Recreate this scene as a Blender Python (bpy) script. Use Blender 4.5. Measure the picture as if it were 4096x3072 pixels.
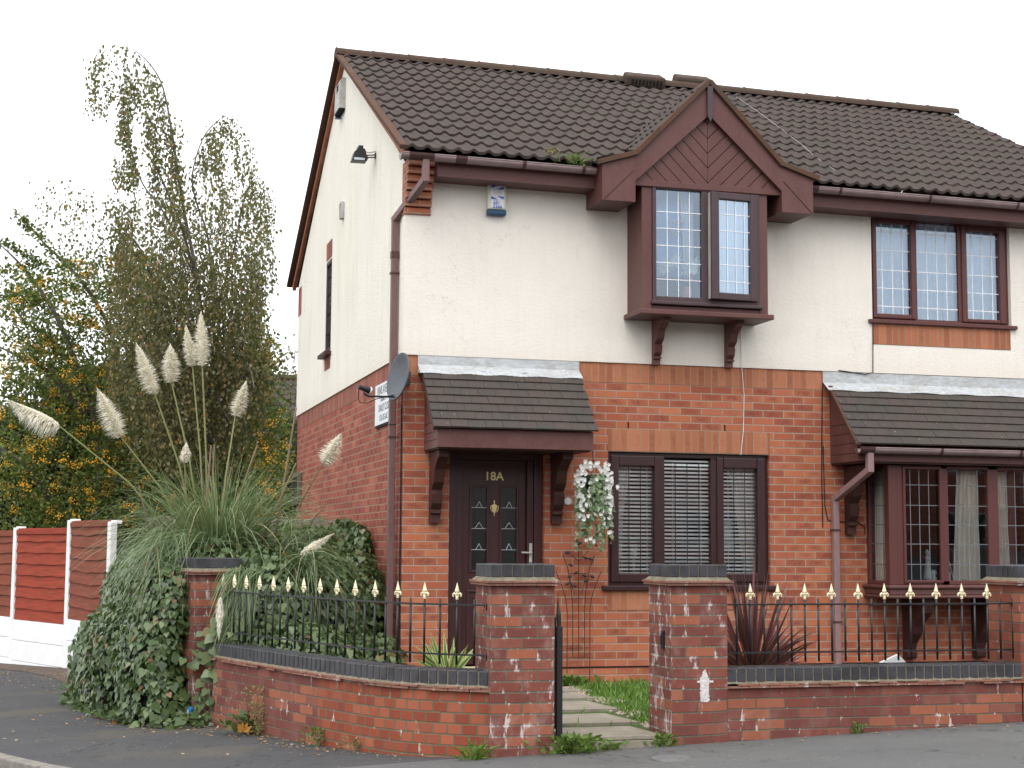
import bpy, bmesh, math, random
import numpy as np
from mathutils import Vector, Matrix
random.seed(7); RNG = np.random.default_rng(11)
S = bpy.context.scene; COL = S.collection
for o in list(bpy.data.objects): bpy.data.objects.remove(o)
R = math.radians
# ------------------------------------------------------------------ camera
FP, CX, CY, CZ, YAW, PIT, ROL = 6241.4, -2.9457, -14.5418, 1.1614, .2691, .1035, .0065
cd = Vector((math.sin(YAW)*math.cos(PIT), math.cos(YAW)*math.cos(PIT), math.sin(PIT)))
cr0 = Vector((math.cos(YAW), -math.sin(YAW), 0)); cu0 = cr0.cross(cd)
cr = cr0*math.cos(ROL)+cu0*math.sin(ROL); cu = -cr0*math.sin(ROL)+cu0*math.cos(ROL)
cam = bpy.data.objects.new('camera', bpy.data.cameras.new('camera')); COL.objects.link(cam)
m = Matrix((cr, cu, -cd)).transposed().to_4x4(); m.translation = (CX, CY, CZ); cam.matrix_world = m
cam.data.sensor_width = 36; cam.data.lens = 36*FP/4096; cam.data.clip_start = .1; cam.data.clip_end = 600
S.camera = cam
K = 4096/2212
def at(x, y, Y):          # a point at depth Y seen at (x, y) of the 2212 px wide survey of the photograph
    d = cd + cr*((x*K-2048)/FP) + cu*((1536-y*K)/FP)
    t = (Y-CY)/d.y
    return Vector((CX+d.x*t, Y, CZ+d.z*t))
# ------------------------------------------------------------------ light
w = bpy.data.worlds.new('World'); S.world = w; w.use_nodes = True
nt = w.node_tree; nt.nodes.clear()
sky = nt.nodes.new('ShaderNodeTexSky'); sky.sky_type = 'NISHITA'; sky.sun_disc = False
SUN_EL, SUN_AZ = R(55), R(205)     # azimuth measured from +Y towards +X: sun over the viewer's left shoulder
sky.sun_elevation = SUN_EL; sky.sun_rotation = SUN_AZ; sky.dust_density = 6; sky.air_density = 1.0; sky.ozone_density = 1.0
hs = nt.nodes.new('ShaderNodeHueSaturation'); hs.inputs['Saturation'].default_value = .16
bg = nt.nodes.new('ShaderNodeBackground'); bg.inputs['Strength'].default_value = .15
wo = nt.nodes.new('ShaderNodeOutputWorld')
nt.links.new(sky.outputs[0], hs.inputs['Color']); 
cl = nt.nodes.new('ShaderNodeMix'); cl.data_type = 'RGBA'; cl.inputs[0].default_value = .72; cl.inputs[7].default_value = (8.6, 8.75, 9.0, 1)   # high even cloud
nt.links.new(hs.outputs[0], cl.inputs[6]); nt.links.new(cl.outputs[2], bg.inputs['Color']); nt.links.new(bg.outputs[0], wo.inputs[0])
sl = bpy.data.lights.new('sun', 'SUN'); sl.energy = .5; sl.angle = R(40); sl.color = (1, .965, .92)
so = bpy.data.objects.new('sun', sl); COL.objects.link(so)
sd = Vector((math.sin(SUN_AZ)*math.cos(SUN_EL), math.cos(SUN_AZ)*math.cos(SUN_EL), math.sin(SUN_EL)))
so.rotation_euler = (-sd).to_track_quat('-Z', 'Y').to_euler(); so.location = (-8, -12, 14)
S.view_settings.view_transform = 'Standard'; S.view_settings.look = 'None'
S.view_settings.exposure = 0.75; S.view_settings.gamma = 1
# ------------------------------------------------------------------ node helper
class NT:
    def __init__(s, name, rough=.8, spec=.3):
        s.m = bpy.data.materials.new(name); s.m.use_nodes = True; s.t = s.m.node_tree; s.t.nodes.clear()
        s.out = s.n('ShaderNodeOutputMaterial'); s.p = s.n('ShaderNodeBsdfPrincipled')
        s.t.links.new(s.p.outputs[0], s.out.inputs[0]); s.set(s.p, 'Roughness', rough); s.set(s.p, 'Specular IOR Level', spec)
    def n(s, t, **k):
        x = s.t.nodes.new(t)
        for a, b in k.items(): setattr(x, a, b)
        return x
    def set(s, node, key, v):
        i = node.inputs[key] if not isinstance(key, int) else node.inputs[key]
        if isinstance(v, bpy.types.NodeSocket): s.t.links.new(v, i)
        elif hasattr(i, 'default_value'):
            if isinstance(v, (tuple, list)) and len(v) == 3 and i.type == 'RGBA': v = (*v, 1)
            i.default_value = v
    def ma(s, op, a, b=0., c=0., clamp=False):
        x = s.n('ShaderNodeMath', operation=op, use_clamp=clamp); s.set(x, 0, a); s.set(x, 1, b); s.set(x, 2, c); return x.outputs[0]
    def mix(s, f, a, b, blend='MIX'):
        x = s.n('ShaderNodeMix', data_type='RGBA', blend_type=blend); s.set(x, 0, f); s.set(x, 6, a); s.set(x, 7, b); return x.outputs[2]
    def ss(s, v, lo, hi, a=0., b=1.):
        x = s.n('ShaderNodeMapRange', interpolation_type='SMOOTHSTEP'); s.set(x, 0, v); s.set(x, 1, lo); s.set(x, 2, hi); s.set(x, 3, a); s.set(x, 4, b); return x.outputs[0]
    def noise(s, scale, vec=None, detail=3., rough=.55, dist=0., out=0):
        x = s.n('ShaderNodeTexNoise'); s.set(x, 'Scale', scale); s.set(x, 'Detail', detail); s.set(x, 'Roughness', rough); s.set(x, 'Distortion', dist)
        if vec is not None: s.t.links.new(vec, x.inputs['Vector'])
        return x.outputs[out]
    def uv(s): return s.n('ShaderNodeTexCoord').outputs['UV']
    def obj(s): return s.n('ShaderNodeTexCoord').outputs['Object']
    def pos(s): return s.n('ShaderNodeNewGeometry').outputs['Position']
    def sep(s, v): x = s.n('ShaderNodeSeparateXYZ'); s.t.links.new(v, x.inputs[0]); return x.outputs
    def comb(s, a, b, c=0.):
        x = s.n('ShaderNodeCombineXYZ'); s.set(x, 0, a); s.set(x, 1, b); s.set(x, 2, c); return x.outputs[0]
    def scale(s, v, sc):
        x = s.n('ShaderNodeVectorMath', operation='MULTIPLY'); s.t.links.new(v, x.inputs[0]); x.inputs[1].default_value = sc; return x.outputs[0]
    def wn(s, v, out=0):
        x = s.n('ShaderNodeTexWhiteNoise', noise_dimensions='3D'); s.t.links.new(v, x.inputs['Vector']); return x.outputs[out]
    def ramp(s, f, stops):
        x = s.n('ShaderNodeValToRGB'); e = x.color_ramp.elements
        while len(e) < len(stops): e.new(.5)
        for i, (p, c) in enumerate(stops): e[i].position = p; e[i].color = (*c, 1)
        s.set(x, 0, f); return x.outputs[0]
    def bump(s, h, strength=.5, dist=.01, normal=None):
        x = s.n('ShaderNodeBump'); s.set(x, 'Height', h); s.set(x, 'Strength', strength); s.set(x, 'Distance', dist)
        if normal is not None: s.t.links.new(normal, x.inputs['Normal'])
        s.t.links.new(x.outputs[0], s.p.inputs['Normal']); return x.outputs[0]
    def col(s, c): s.set(s.p, 'Base Color', c); return s.m
def brick(name, L, H, off, c1, c2, cd_, mort, smudge=.8, stain=0., dirt=.3, mw=.0055, c3=None, grime=(.05, .045, .04)):
    t = NT(name, .88, .2); uv = t.uv(); p = t.pos()
    wob = t.noise(9., uv, 2.); u0, v0, _ = t.sep(uv)
    wv = t.ma('MULTIPLY', t.ma('SUBTRACT', wob, .5), .006)
    v = t.ma('DIVIDE', t.ma('ADD', v0, wv), H); row = t.ma('FLOOR', v); fv = t.ma('FRACT', v)
    sh = t.ma('MULTIPLY', t.ma('FRACT', t.ma('MULTIPLY', row, .5)), 2*off)
    u = t.ma('ADD', t.ma('DIVIDE', t.ma('ADD', u0, wv), L), sh); ci = t.ma('FLOOR', u); fu = t.ma('FRACT', u)
    au = t.ma('ABSOLUTE', t.ma('SUBTRACT', fu, .5)); av = t.ma('ABSOLUTE', t.ma('SUBTRACT', fv, .5))
    d = t.ma('MINIMUM', t.ma('MULTIPLY', t.ma('SUBTRACT', .5, au), L), t.ma('MULTIPLY', t.ma('SUBTRACT', .5, av), H))
    n1 = t.noise(60., uv, 3.); d = t.ma('ADD', d, t.ma('MULTIPLY', t.ma('SUBTRACT', n1, .5), .004))
    bm = t.ss(d, mw-.0013, mw+.0015)
    rc = t.sep(t.wn(t.comb(ci, row, .37), 1))
    base = t.mix(t.ss(rc[0], .15, .85), c1, c2)
    if c3: base = t.mix(t.ss(rc[2], .80, .84), base, c3)
    sm = t.ma('MULTIPLY', t.ss(au, .46, .12), t.ss(av, .47, .12))
    sm = t.ma('MULTIPLY', sm, t.ma('MULTIPLY', t.ss(rc[1], .12, .6), smudge))
    sm = t.ma('MULTIPLY', sm, t.ss(t.noise(26., uv, 3.), .3, .6))
    base = t.mix(sm, base, cd_)
    base = t.mix(t.ma('MULTIPLY', t.ma('ABSOLUTE', t.ma('SUBTRACT', rc[2], .5)), .5), base, t.mix(t.ss(rc[2], .45, .55), (.1, .03, .025), (.62, .26, .15)))
    grain = t.noise(220., uv, 4., .7); base = t.mix(t.ss(grain, .25, .75, 0., .22), base, t.mix(.5, base, (.55, .27, .18)))
    base = t.mix(t.ss(t.noise(340., t.scale(uv, (1, 1.7, 1)), 2.), .66, .74, 0., .55), base, (.06, .03, .03))
    mc = t.mix(t.noise(30., uv, 3.), mort, tuple(x*.6 for x in mort))
    c = t.mix(bm, mc, base)
    if stain:
        c = t.mix(t.ss(t.noise(3.4, t.scale(uv, (1.3, 1, 1)), 4., .7), .46, .74, 0., min(.5, .6*stain)), c, (.40, .27, .24))
        st = t.noise(5.5, t.scale(uv, (2.2, .8, 1)), 3.5, .62); fine = t.noise(60., t.scale(uv, (1.6, .35, 1)), 3., .7)
        dr = t.ma('ADD', st, t.ma('MULTIPLY', t.ma('SUBTRACT', fine, .5), .35)); dr = t.ma('ADD', dr, t.ma('MULTIPLY', t.ss(d, .014, .002), .07))
        c = t.mix(t.ss(dr, .70-.14*stain, .80-.12*stain, 0., .85), c, (.62, .56, .54))
    big = t.noise(1.1, t.comb(u0, v0, 3.), 4.)
    c = t.mix(t.ss(big, .45, .8, 0., dirt), c, t.mix(.55, c, grime))
    t.set(t.p, 'Roughness', t.ss(grain, .2, .8, .8, .95))
    t.bump(t.ma('ADD', bm, t.ma('MULTIPLY', grain, .35)), .7, .006)
    return t.col(c)
def plain(name, c, rough=.6, var=.15, sc=8., bump=.1, spec=.3, c2=None, sc2=120., stretch=(1, 1, 1), metal=0.):
    t = NT(name, rough, spec); v = t.scale(t.obj(), stretch)
    c2 = c2 or tuple(x*.6 for x in c)
    n = t.noise(sc, v, 5., .62); f = t.noise(sc2, v, 3.)
    a = t.mix(t.ss(n, .3, .7, 0., min(1, var*3)), c, c2); a = t.mix(t.ss(f, .3, .8, 0., var), a, tuple(min(1, x*1.5+.02) for x in c))
    t.set(t.p, 'Metallic', metal); t.set(t.p, 'Roughness', t.ss(n, .2, .8, rough*.85, min(1, rough*1.15)))
    if bump: t.bump(t.ma('ADD', n, t.ma('MULTIPLY', f, .4)), bump, .006)
    return t.col(a)
def leafmat(name, stops, rough=.45, tr=.35, vein=None):
    t = NT(name, rough, .4); u, v, _ = t.sep(t.uv())
    c = t.ramp(u, stops)
    if vein: c = t.mix(t.ss(v, .35, .55), c, vein)
    t.set(t.p, 'Base Color', c)
    b = t.n('ShaderNodeBsdfTranslucent'); t.set(b, 'Color', c if name in ('pampas plume', 'dry plume', 'white petal', 'lily petal') else t.mix(.5, c, (.18, .26, .04)))
    x = t.n('ShaderNodeMixShader'); t.set(x, 0, tr); t.t.links.new(t.p.outputs[0], x.inputs[1]); t.t.links.new(b.outputs[0], x.inputs[2]); t.t.links.new(x.outputs[0], t.out.inputs[0])
    return t.m
M = {}
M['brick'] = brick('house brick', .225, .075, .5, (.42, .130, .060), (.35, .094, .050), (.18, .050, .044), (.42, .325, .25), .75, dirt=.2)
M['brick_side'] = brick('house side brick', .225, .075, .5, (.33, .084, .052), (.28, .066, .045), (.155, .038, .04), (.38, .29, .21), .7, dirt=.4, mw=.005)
M['soldier'] = brick('soldier brick', .075, .225, 0., (.38, .145, .070), (.35, .122, .060), (.25, .08, .048), (.40, .27, .2), .6, dirt=.2, mw=.005)
M['soldier_side'] = brick('weathered soldier brick', .075, .225, 0., (.30, .10, .075), (.25, .085, .065), (.15, .05, .045), (.25, .17, .14), .5, stain=.15, dirt=.7, mw=.003)
M['bwall'] = brick('boundary brick', .225, .075, .5, (.185, .050, .040), (.150, .044, .038), (.09, .036, .04), (.145, .13, .095), .5, stain=.3, dirt=.5, c3=(.215, .055, .030), mw=.005)
M['bhead'] = brick('boundary header brick', .1125, .075, .5, (.28, .056, .025), (.235, .047, .025), (.17, .042, .032), (.175, .155, .10), .25, stain=.12, dirt=.35, mw=.006)
M['bpier'] = brick('orange pier brick', .225, .075, .5, (.26, .062, .030), (.19, .048, .032), (.10, .036, .04), (.14, .125, .09), .5, stain=.2, dirt=.5, mw=.005)
M['bpillar'] = brick('pillar brick', .225, .075, .5, (.20, .050, .037), (.155, .041, .034), (.085, .036, .04), (.165, .15, .11), .5, stain=.72, dirt=.5, c3=(.235, .055, .028), mw=.006)
M['bstone'] = brick('efflorescent pillar brick', .225, .075, .5, (.20, .050, .037), (.155, .041, .034), (.085, .036, .04), (.165, .15, .11), .5, stain=1.1, dirt=.4, c3=(.235, .055, .028), mw=.006)
M['blue'] = brick('blue engineering brick', .075, .4, 0., (.070, .072, .092), (.045, .046, .058), (.085, .09, .12), (.27, .23, .18), .6, stain=0, dirt=.3, mw=.005, grime=(.03, .03, .03))
M['creasing'] = brick('creasing tile', .16, .0175, .5, (.36, .11, .08), (.24, .075, .06), (.16, .06, .05), (.26, .22, .16), .3, stain=.35, dirt=.6, mw=.0022)
def render_mat(name, c, streak, green):
    t = NT(name, .95, .1); uv = t.uv(); u, v, _ = t.sep(uv)
    f = t.noise(75., uv, 3., .7); n = t.noise(1.4, uv, 5., .6); st = t.noise(3.2, t.comb(u, t.ma('MULTIPLY', v, .10)), 5., .65)
    st2 = t.noise(22., t.comb(u, t.ma('MULTIPLY', v, .05), 5.), 3., .7)
    a = t.mix(t.ss(n, .35, .75, 0., .35), c, tuple(x*.86 for x in c))
    a = t.mix(t.ss(st, .45, .75, 0., streak), a, green)
    a = t.mix(t.ss(st2, .45, .8, 0., streak*.7), a, tuple(x*.8 for x in green))
    a = t.mix(t.ss(f, .62, .8, 0., .22), a, tuple(x*.6 for x in c))
    # hairline cracks and a few dark runs
    cr = t.ma('ABSOLUTE', t.ma('SUBTRACT', t.noise(.9, t.comb(u, v, 9.), 6., .6, .8), .5)); gate = t.ss(t.noise(.7, t.comb(u, v, 21.), 2.), .52, .62)
    a = t.mix(t.ma('MULTIPLY', t.ss(cr, .0035, .0005), t.ma('MULTIPLY', gate, .22)), a, (.25, .22, .18))
    rn = t.noise(9., t.comb(u, t.ma('MULTIPLY', v, .06), 14.), 3., .6); a = t.mix(t.ma('MULTIPLY', t.ss(rn, .60, .72), t.ss(t.noise(.8, t.comb(u, v, 31.), 3.), .5, .7, 0., .35)), a, (.42, .38, .28))
    # grime that has crept up from the bottom edge and beneath the eaves
    a = t.mix(t.ma('MULTIPLY', t.ss(t.ma('ADD', v, t.ma('MULTIPLY', n, .35)), 3.38, 3.05), .25), a, (.55, .46, .36))
    t.bump(t.ma('ADD', f, t.ma('MULTIPLY', t.noise(24., uv, 2.), .6)), .55, .012)
    return t.col(a)
M['render'] = render_mat('white render', (.81, .765, .695), .16, (.68, .62, .53))
M['render_side'] = render_mat('cream stained render', (.83, .79, .70), .55, (.71, .675, .51))
def tile_mat(name, c, c2, gw, gl, lich=.5):
    t = NT(name, .9, .15); uv = t.uv(); u, v, _ = t.sep(uv)
    r = t.sep(t.wn(t.comb(t.ma('FLOOR', t.ma('DIVIDE', u, gw)), t.ma('FLOOR', t.ma('DIVIDE', v, gl)), .2), 1))
    a = t.mix(r[0], c, c2); n = t.noise(2.2, uv, 5.); f = t.noise(160., uv, 4., .7)
    a = t.mix(t.ss(n, .4, .75, 0., .6), a, (.060, .062, .048)); a = t.mix(t.ss(t.noise(6., t.comb(u, v, 4.), 5., .7), .58, .72, 0., .5), a, (.10, .085, .07)); a = t.mix(t.ss(t.noise(9., t.comb(u, v, 8.), 4., .6), .66, .74, 0., .6), a, (.03, .035, .02)); a = t.mix(t.ss(f, .3, .75, 0., .45), a, tuple(x*1.7 for x in c2))
    a = t.mix(t.ma('MULTIPLY', t.ss(t.noise(46., uv, 2.), .71, .75), lich), a, (.4, .4, .36))
    t.bump(f, .5, .005); return t.col(a)
M['tile'] = tile_mat('brown concrete roof tile', (.074, .055, .050), (.062, .049, .045), .3, .34, .35)
M['tile_small'] = tile_mat('weathered plain tile', (.078, .057, .052), (.060, .053, .048), .165, .095, .75)
M['ridge'] = tile_mat('mossy ridge tile', (.060, .036, .030), (.072, .050, .036), .45, 5., 1.)
M['verge'] = tile_mat('red brown verge', (.105, .052, .034), (.075, .040, .028), .2, .3, .3)
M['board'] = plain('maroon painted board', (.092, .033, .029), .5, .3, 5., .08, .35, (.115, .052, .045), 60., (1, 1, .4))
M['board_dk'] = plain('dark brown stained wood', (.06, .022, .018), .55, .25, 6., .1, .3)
M['upvc'] = plain('dark mahogany frame', (.028, .008, .009), .35, .15, 9., .03, .5, (.05, .018, .018), 70., (6, 6, .5))
M['upvc_l'] = plain('brown woodgrain frame', (.095, .028, .024), .42, .25, 9., .04, .4, (.085, .027, .025), 80., (8, 8, .6))
M['upvc_g'] = plain('plum brown frame', (.048, .028, .033), .4, .15, 9., .03, .4, (.08, .04, .042), 70.)
M['door'] = plain('mahogany door skin', (.045, .010, .011), .38, .25, 14., .05, .5, (.028, .008, .009), 90., (6, 6, .35))
M['gutter'] = plain('faded brown gutter plastic', (.26, .19, .19), .45, .2, 5., .03, .5, (.14, .075, .07), 40.)
M['gutter_d'] = plain('brown gutter fitting', (.075, .035, .032), .45, .2, 5., .03, .4)
M['pipe'] = plain('brown downpipe plastic', (.13, .068, .064), .5, .25, 4., .03, .4, (.19, .115, .11), 30., (1, 1, .4))
M['pipe2'] = plain('faded pink brown downpipe plastic', (.24, .155, .155), .5, .25, 4., .03, .4, (.23, .13, .125), 30., (1, 1, .4))
M['flash'] = plain('flaking painted lead', (.43, .455, .475), .6, .5, 7., .4, .3, (.33, .325, .31), 30., (.6, 1, 1.5))
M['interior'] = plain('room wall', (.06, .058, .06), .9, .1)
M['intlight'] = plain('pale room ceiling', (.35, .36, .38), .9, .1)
def glassm(name, tint, rf, gl=.03, gcol=(.9, .95, 1)):
    t = NT(name); t.t.nodes.remove(t.p)
    a = t.n('ShaderNodeBsdfTransparent'); t.set(a, 'Color', tint); g = t.n('ShaderNodeBsdfGlossy'); t.set(g, 'Roughness', gl); t.set(g, 'Color', gcol)
    f = t.n('ShaderNodeFresnel'); t.set(f, 'IOR', 1.5); x = t.n('ShaderNodeMixShader')
    b = t.n('ShaderNodeBump'); t.set(b, 'Height', t.noise(2.5, t.obj(), 2.)); t.set(b, 'Strength', .12); t.set(b, 'Distance', .01); t.t.links.new(b.outputs[0], g.inputs['Normal'])
    t.set(x, 0, t.ma('MULTIPLY', f.outputs[0], rf, clamp=True)); t.t.links.new(a.outputs[0], x.inputs[1]); t.t.links.new(g.outputs[0], x.inputs[2]); t.t.links.new(x.outputs[0], t.out.inputs[0])
    return t.m
M['glass'] = glassm('window glass', (.985, .99, .995), 2.)
M['glass_up'] = glassm('sky reflecting window glass', (.90, .96, 1.), 4.6, .03, (.70, .84, 1))
M['glass_door'] = glassm('obscured door glass', (.65, .7, .7), 1.8, .2)
M['lead'] = plain('lead strip', (.16, .17, .18), .5, .1, metal=.2)
M['lead_d'] = plain('dark lead strip', (.05, .055, .06), .5, .1)
M['lead_lit'] = plain('lit lead strip', (.86, .88, .90), .5, .1)  # same lead as the others; its white paints in light on the upper strips
M['iron'] = plain('black painted iron', (.012, .011, .012), .45, .2, 30., .1, .5)
M['rust'] = plain('rusted wire', (.07, .028, .02), .8, .3, 30., .1)
M['gold'] = plain('cream gold paint', (.80, .72, .50), .4, .25, 40., .05, .5, (.60, .48, .26), metal=.08)
M['steel'] = plain('dull silver', (.55, .55, .50), .3, .1, metal=.4)
M['brass'] = plain('polished brass', (.80, .68, .34), .3, .1, metal=.45)
M['white_p'] = plain('white masonry paint', (.80, .81, .82), .7, .15, 3., .15, .2, (.66, .66, .64))
M['panel'] = plain('red brown stained fence board', (.29, .042, .018), .8, .4, 4., .25, .2, (.17, .036, .02), 60., (.5, .5, 6))
M['panel2'] = plain('faded brown fence board', (.21, .050, .027), .8, .4, 4., .25, .2, (.13, .045, .025), 60., (.5, .5, 6))
def asphalt(name, c, c2, k):
    t = NT(name, .93, .2); p = t.pos(); f = t.noise(260., p, 2., .8); n = t.noise(1.3, p, 5., .65); g = t.n('ShaderNodeTexVoronoi'); t.set(g, 'Scale', 120.); t.t.links.new(p, g.inputs['Vector'])
    a = t.mix(t.ss(n, .3, .7), c, c2); a = t.mix(t.ss(f, .35, .75, 0., .6), a, tuple(x*2.0 for x in c2)); a = t.mix(t.ss(g.outputs[0], .0, .25, .35, 0.), a, (.02, .02, .02))
    a = t.mix(t.ss(t.noise(38., p, 1.), .765, .775, 0., .8), a, (.45, .43, .4))
    sp = t.n('ShaderNodeTexVoronoi'); t.set(sp, 'Scale', 55.); t.t.links.new(p, sp.inputs['Vector']); a = t.mix(t.ma('MULTIPLY', t.ss(sp.outputs[0], .16, .05), t.ss(t.wn(sp.outputs[1]), .6, .9)), a, tuple(x*2.6 for x in c))
    ck = t.ma('ABSOLUTE', t.ma('SUBTRACT', t.noise(.55, p, 5., .6, .6), .5)); a = t.mix(t.ss(ck, .004, .001, 0., .6), a, (.02, .02, .02)); a = t.mix(t.ss(t.noise(3.2, p, 4.), .55, .75, 0., .35), a, tuple(x*.62 for x in c))
    a = t.mix(t.ma('MULTIPLY', t.ss(t.noise(.8, t.comb(t.sep(p)[0], t.sep(p)[1], 4.), 4.), .5, .7), k), a, (.13, .11, .075))
    t.bump(t.ma('ADD', f, g.outputs[0]), .5, .006); return t.col(a)
M['tarmac'] = asphalt('dark tarmac', (.068, .067, .069), (.056, .056, .058), .5)
M['tarmac_l'] = asphalt('pale grey tarmac', (.114, .114, .111), (.094, .094, .093), .1)
M['kerb'] = plain('concrete kerb', (.23, .21, .185), .9, .3, 9., .3)
M['slab'] = plain('paving slab', (.27, .24, .195), .9, .4, 6., .3, .2, (.19, .17, .13))
M['soil'] = plain('garden soil', (.05, .036, .025), 1., .5, 12., .8)
M['grassbase'] = plain('turf base', (.045, .085, .018), 1., .5, 10., .6, c2=(.05, .06, .02))
M['gravel'] = plain('pale gravel', (.30, .225, .17), .9, .5, 60., .2, c2=(.42, .36, .30), sc2=20.)
M['stone'] = plain('weathered stone', (.14, .105, .085), .95, .5, 6., .7, .1, (.09, .09, .06), 40.)
M['mortar'] = plain('mortar fillet', (.20, .18, .135), .95, .5, 16., .6, .1, (.10, .09, .06))
M['black'] = plain('black recess', (.01, .01, .01), .9, .1)
M['white'] = plain('white plastic', (.72, .73, .72), .4, .12, 6., .02)
M['cream'] = plain('yellowed white plastic', (.66, .68, .55), .45, .15, 6., .02)
M['oldwhite'] = plain('grimy grey plastic', (.42, .42, .40), .6, .4, 9., .05, .3, (.3, .29, .26))
M['sticker'] = plain('white sticker', (.78, .80, .82), .4, .05, 6., 0)
M['blueink'] = plain('blue print', (.045, .10, .50), .4, .1, 6., 0)
M['greyink'] = plain('faded grey print', (.50, .52, .52), .5, .1, 6., 0)
M['blackink'] = plain('black print', (.03, .03, .035), .5, .1, 6., 0)
M['bluebase'] = plain('dark blue plastic', (.02, .065, .13), .35, .1)
M['dirt'] = plain('dry roadside dirt', (.115, .085, .065), 1., .6, 3., .6, .1, (.06, .05, .045), 60.)
M['dish'] = plain('grey dish metal', (.085, .095, .11), .5, .2, 5., .04, .4)
M['curtain'] = plain('cream curtain', (.74, .71, .62), .9, .15, 20., .1, stretch=(4, 4, .3))
M['net'] = plain('pale blue net curtain', (.76, .84, .92), .9, .15, 20., .1, stretch=(4, 4, .3))
M['net_d'] = plain('sky reflection tint blind', (.36, .54, .86), .9, .15, 6., .05)  # blue stands in for sky mirrored in the oriel pane
M['blind'] = plain('white blind slat', (.93, .95, .94), .5, .08)
M['silver'] = plain('pale grey ornament', (.5, .55, .6), .4, .2)
M['orange'] = plain('orange ornament', (.7, .25, .08), .5, .1)
M['bark'] = plain('grey bark', (.13, .115, .10), .95, .5, 14., .6, .1, (.05, .042, .035), 50.)
M['twig'] = plain('brown twig', (.06, .035, .028), .9, .3)
M['plume'] = leafmat('pampas plume', [(0, (.82, .77, .62)), (.5, (.92, .89, .78)), (1, (.96, .95, .88))], .8, .35)
M['plume_dead'] = leafmat('dry plume', [(0, (.30, .24, .17)), (1, (.55, .47, .36))], .8, .3)
M['pstem'] = leafmat('pampas stem', [(0, (.22, .24, .09)), (1, (.30, .30, .14))], .6, .1)
M['deadstem'] = leafmat('dead stem', [(0, (.26, .19, .12)), (1, (.36, .27, .17))], .8, .1)
M['pblade'] = leafmat('pampas blade', [(0, (.08, .125, .05)), (.5, (.18, .255, .12)), (.88, (.31, .39, .22)), (1, (.46, .40, .22))], .5, .3)
M['ivy'] = leafmat('ivy leaf', [(0, (.028, .050, .016)), (.35, (.062, .105, .036)), (.7, (.115, .165, .065)), (.93, (.19, .23, .11)), (1, (.22, .11, .05))], .34, .2)
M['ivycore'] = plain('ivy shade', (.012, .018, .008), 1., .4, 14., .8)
M['variv'] = leafmat('variegated ivy leaf', [(0, (.08, .14, .06)), (.6, (.16, .24, .12)), (1, (.24, .3, .17))], .45, .2, (.66, .70, .56))
M['flower'] = leafmat('white petal', [(0, (.68, .68, .64)), (1, (.82, .82, .80))], .6, .3)
M['birch'] = leafmat('birch leaf', [(0, (.07, .07, .032)), (.45, (.15, .145, .065)), (.8, (.22, .19, .09)), (.95, (.28, .18, .07)), (1, (.34, .18, .04))], .5, .45)
M['berryleaf'] = leafmat('shrub leaf', [(0, (.035, .06, .015)), (.4, (.09, .13, .025)), (.8, (.17, .20, .035)), (.96, (.28, .24, .035)), (1, (.38, .22, .03))], .5, .3)
M['berry'] = plain('yellow berry', (.78, .44, .02), .4, .3, 12., 0, .4, (.72, .28, .02))
M['hedge'] = leafmat('dark foliage', [(0, (.012, .018, .008)), (.6, (.03, .042, .016)), (1, (.075, .075, .025))], .6, .2)
M['grass'] = leafmat('grass blade', [(0, (.07, .16, .02)), (.6, (.13, .27, .04)), (1, (.25, .36, .08))], .5, .35)
M['weed'] = leafmat('weed', [(0, (.07, .13, .02)), (1, (.15, .24, .05))], .5, .3)
M['dryweed'] = leafmat('dry weed', [(0, (.22, .17, .07)), (1, (.38, .28, .12))], .7, .3)
M['yucca'] = leafmat('yucca blade', [(0, (.10, .19, .055)), (1, (.16, .26, .09))], .45, .2, (.62, .62, .25))
M['cordy'] = leafmat('red cordyline blade', [(0, (.045, .012, .014)), (.6, (.105, .028, .034)), (1, (.19, .07, .08))], .4, .15)
M['deadleaf'] = leafmat('fallen leaf', [(0, (.20, .10, .05)), (.5, (.34, .22, .11)), (.9, (.45, .36, .22)), (1, (.6, .25, .03))], .7, .2)
M['lily'] = leafmat('lily petal', [(0, (.88, .92, .95)), (.8, (.95, .97, .97)), (1, (.85, .85, .5))], .6, .3)
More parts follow.
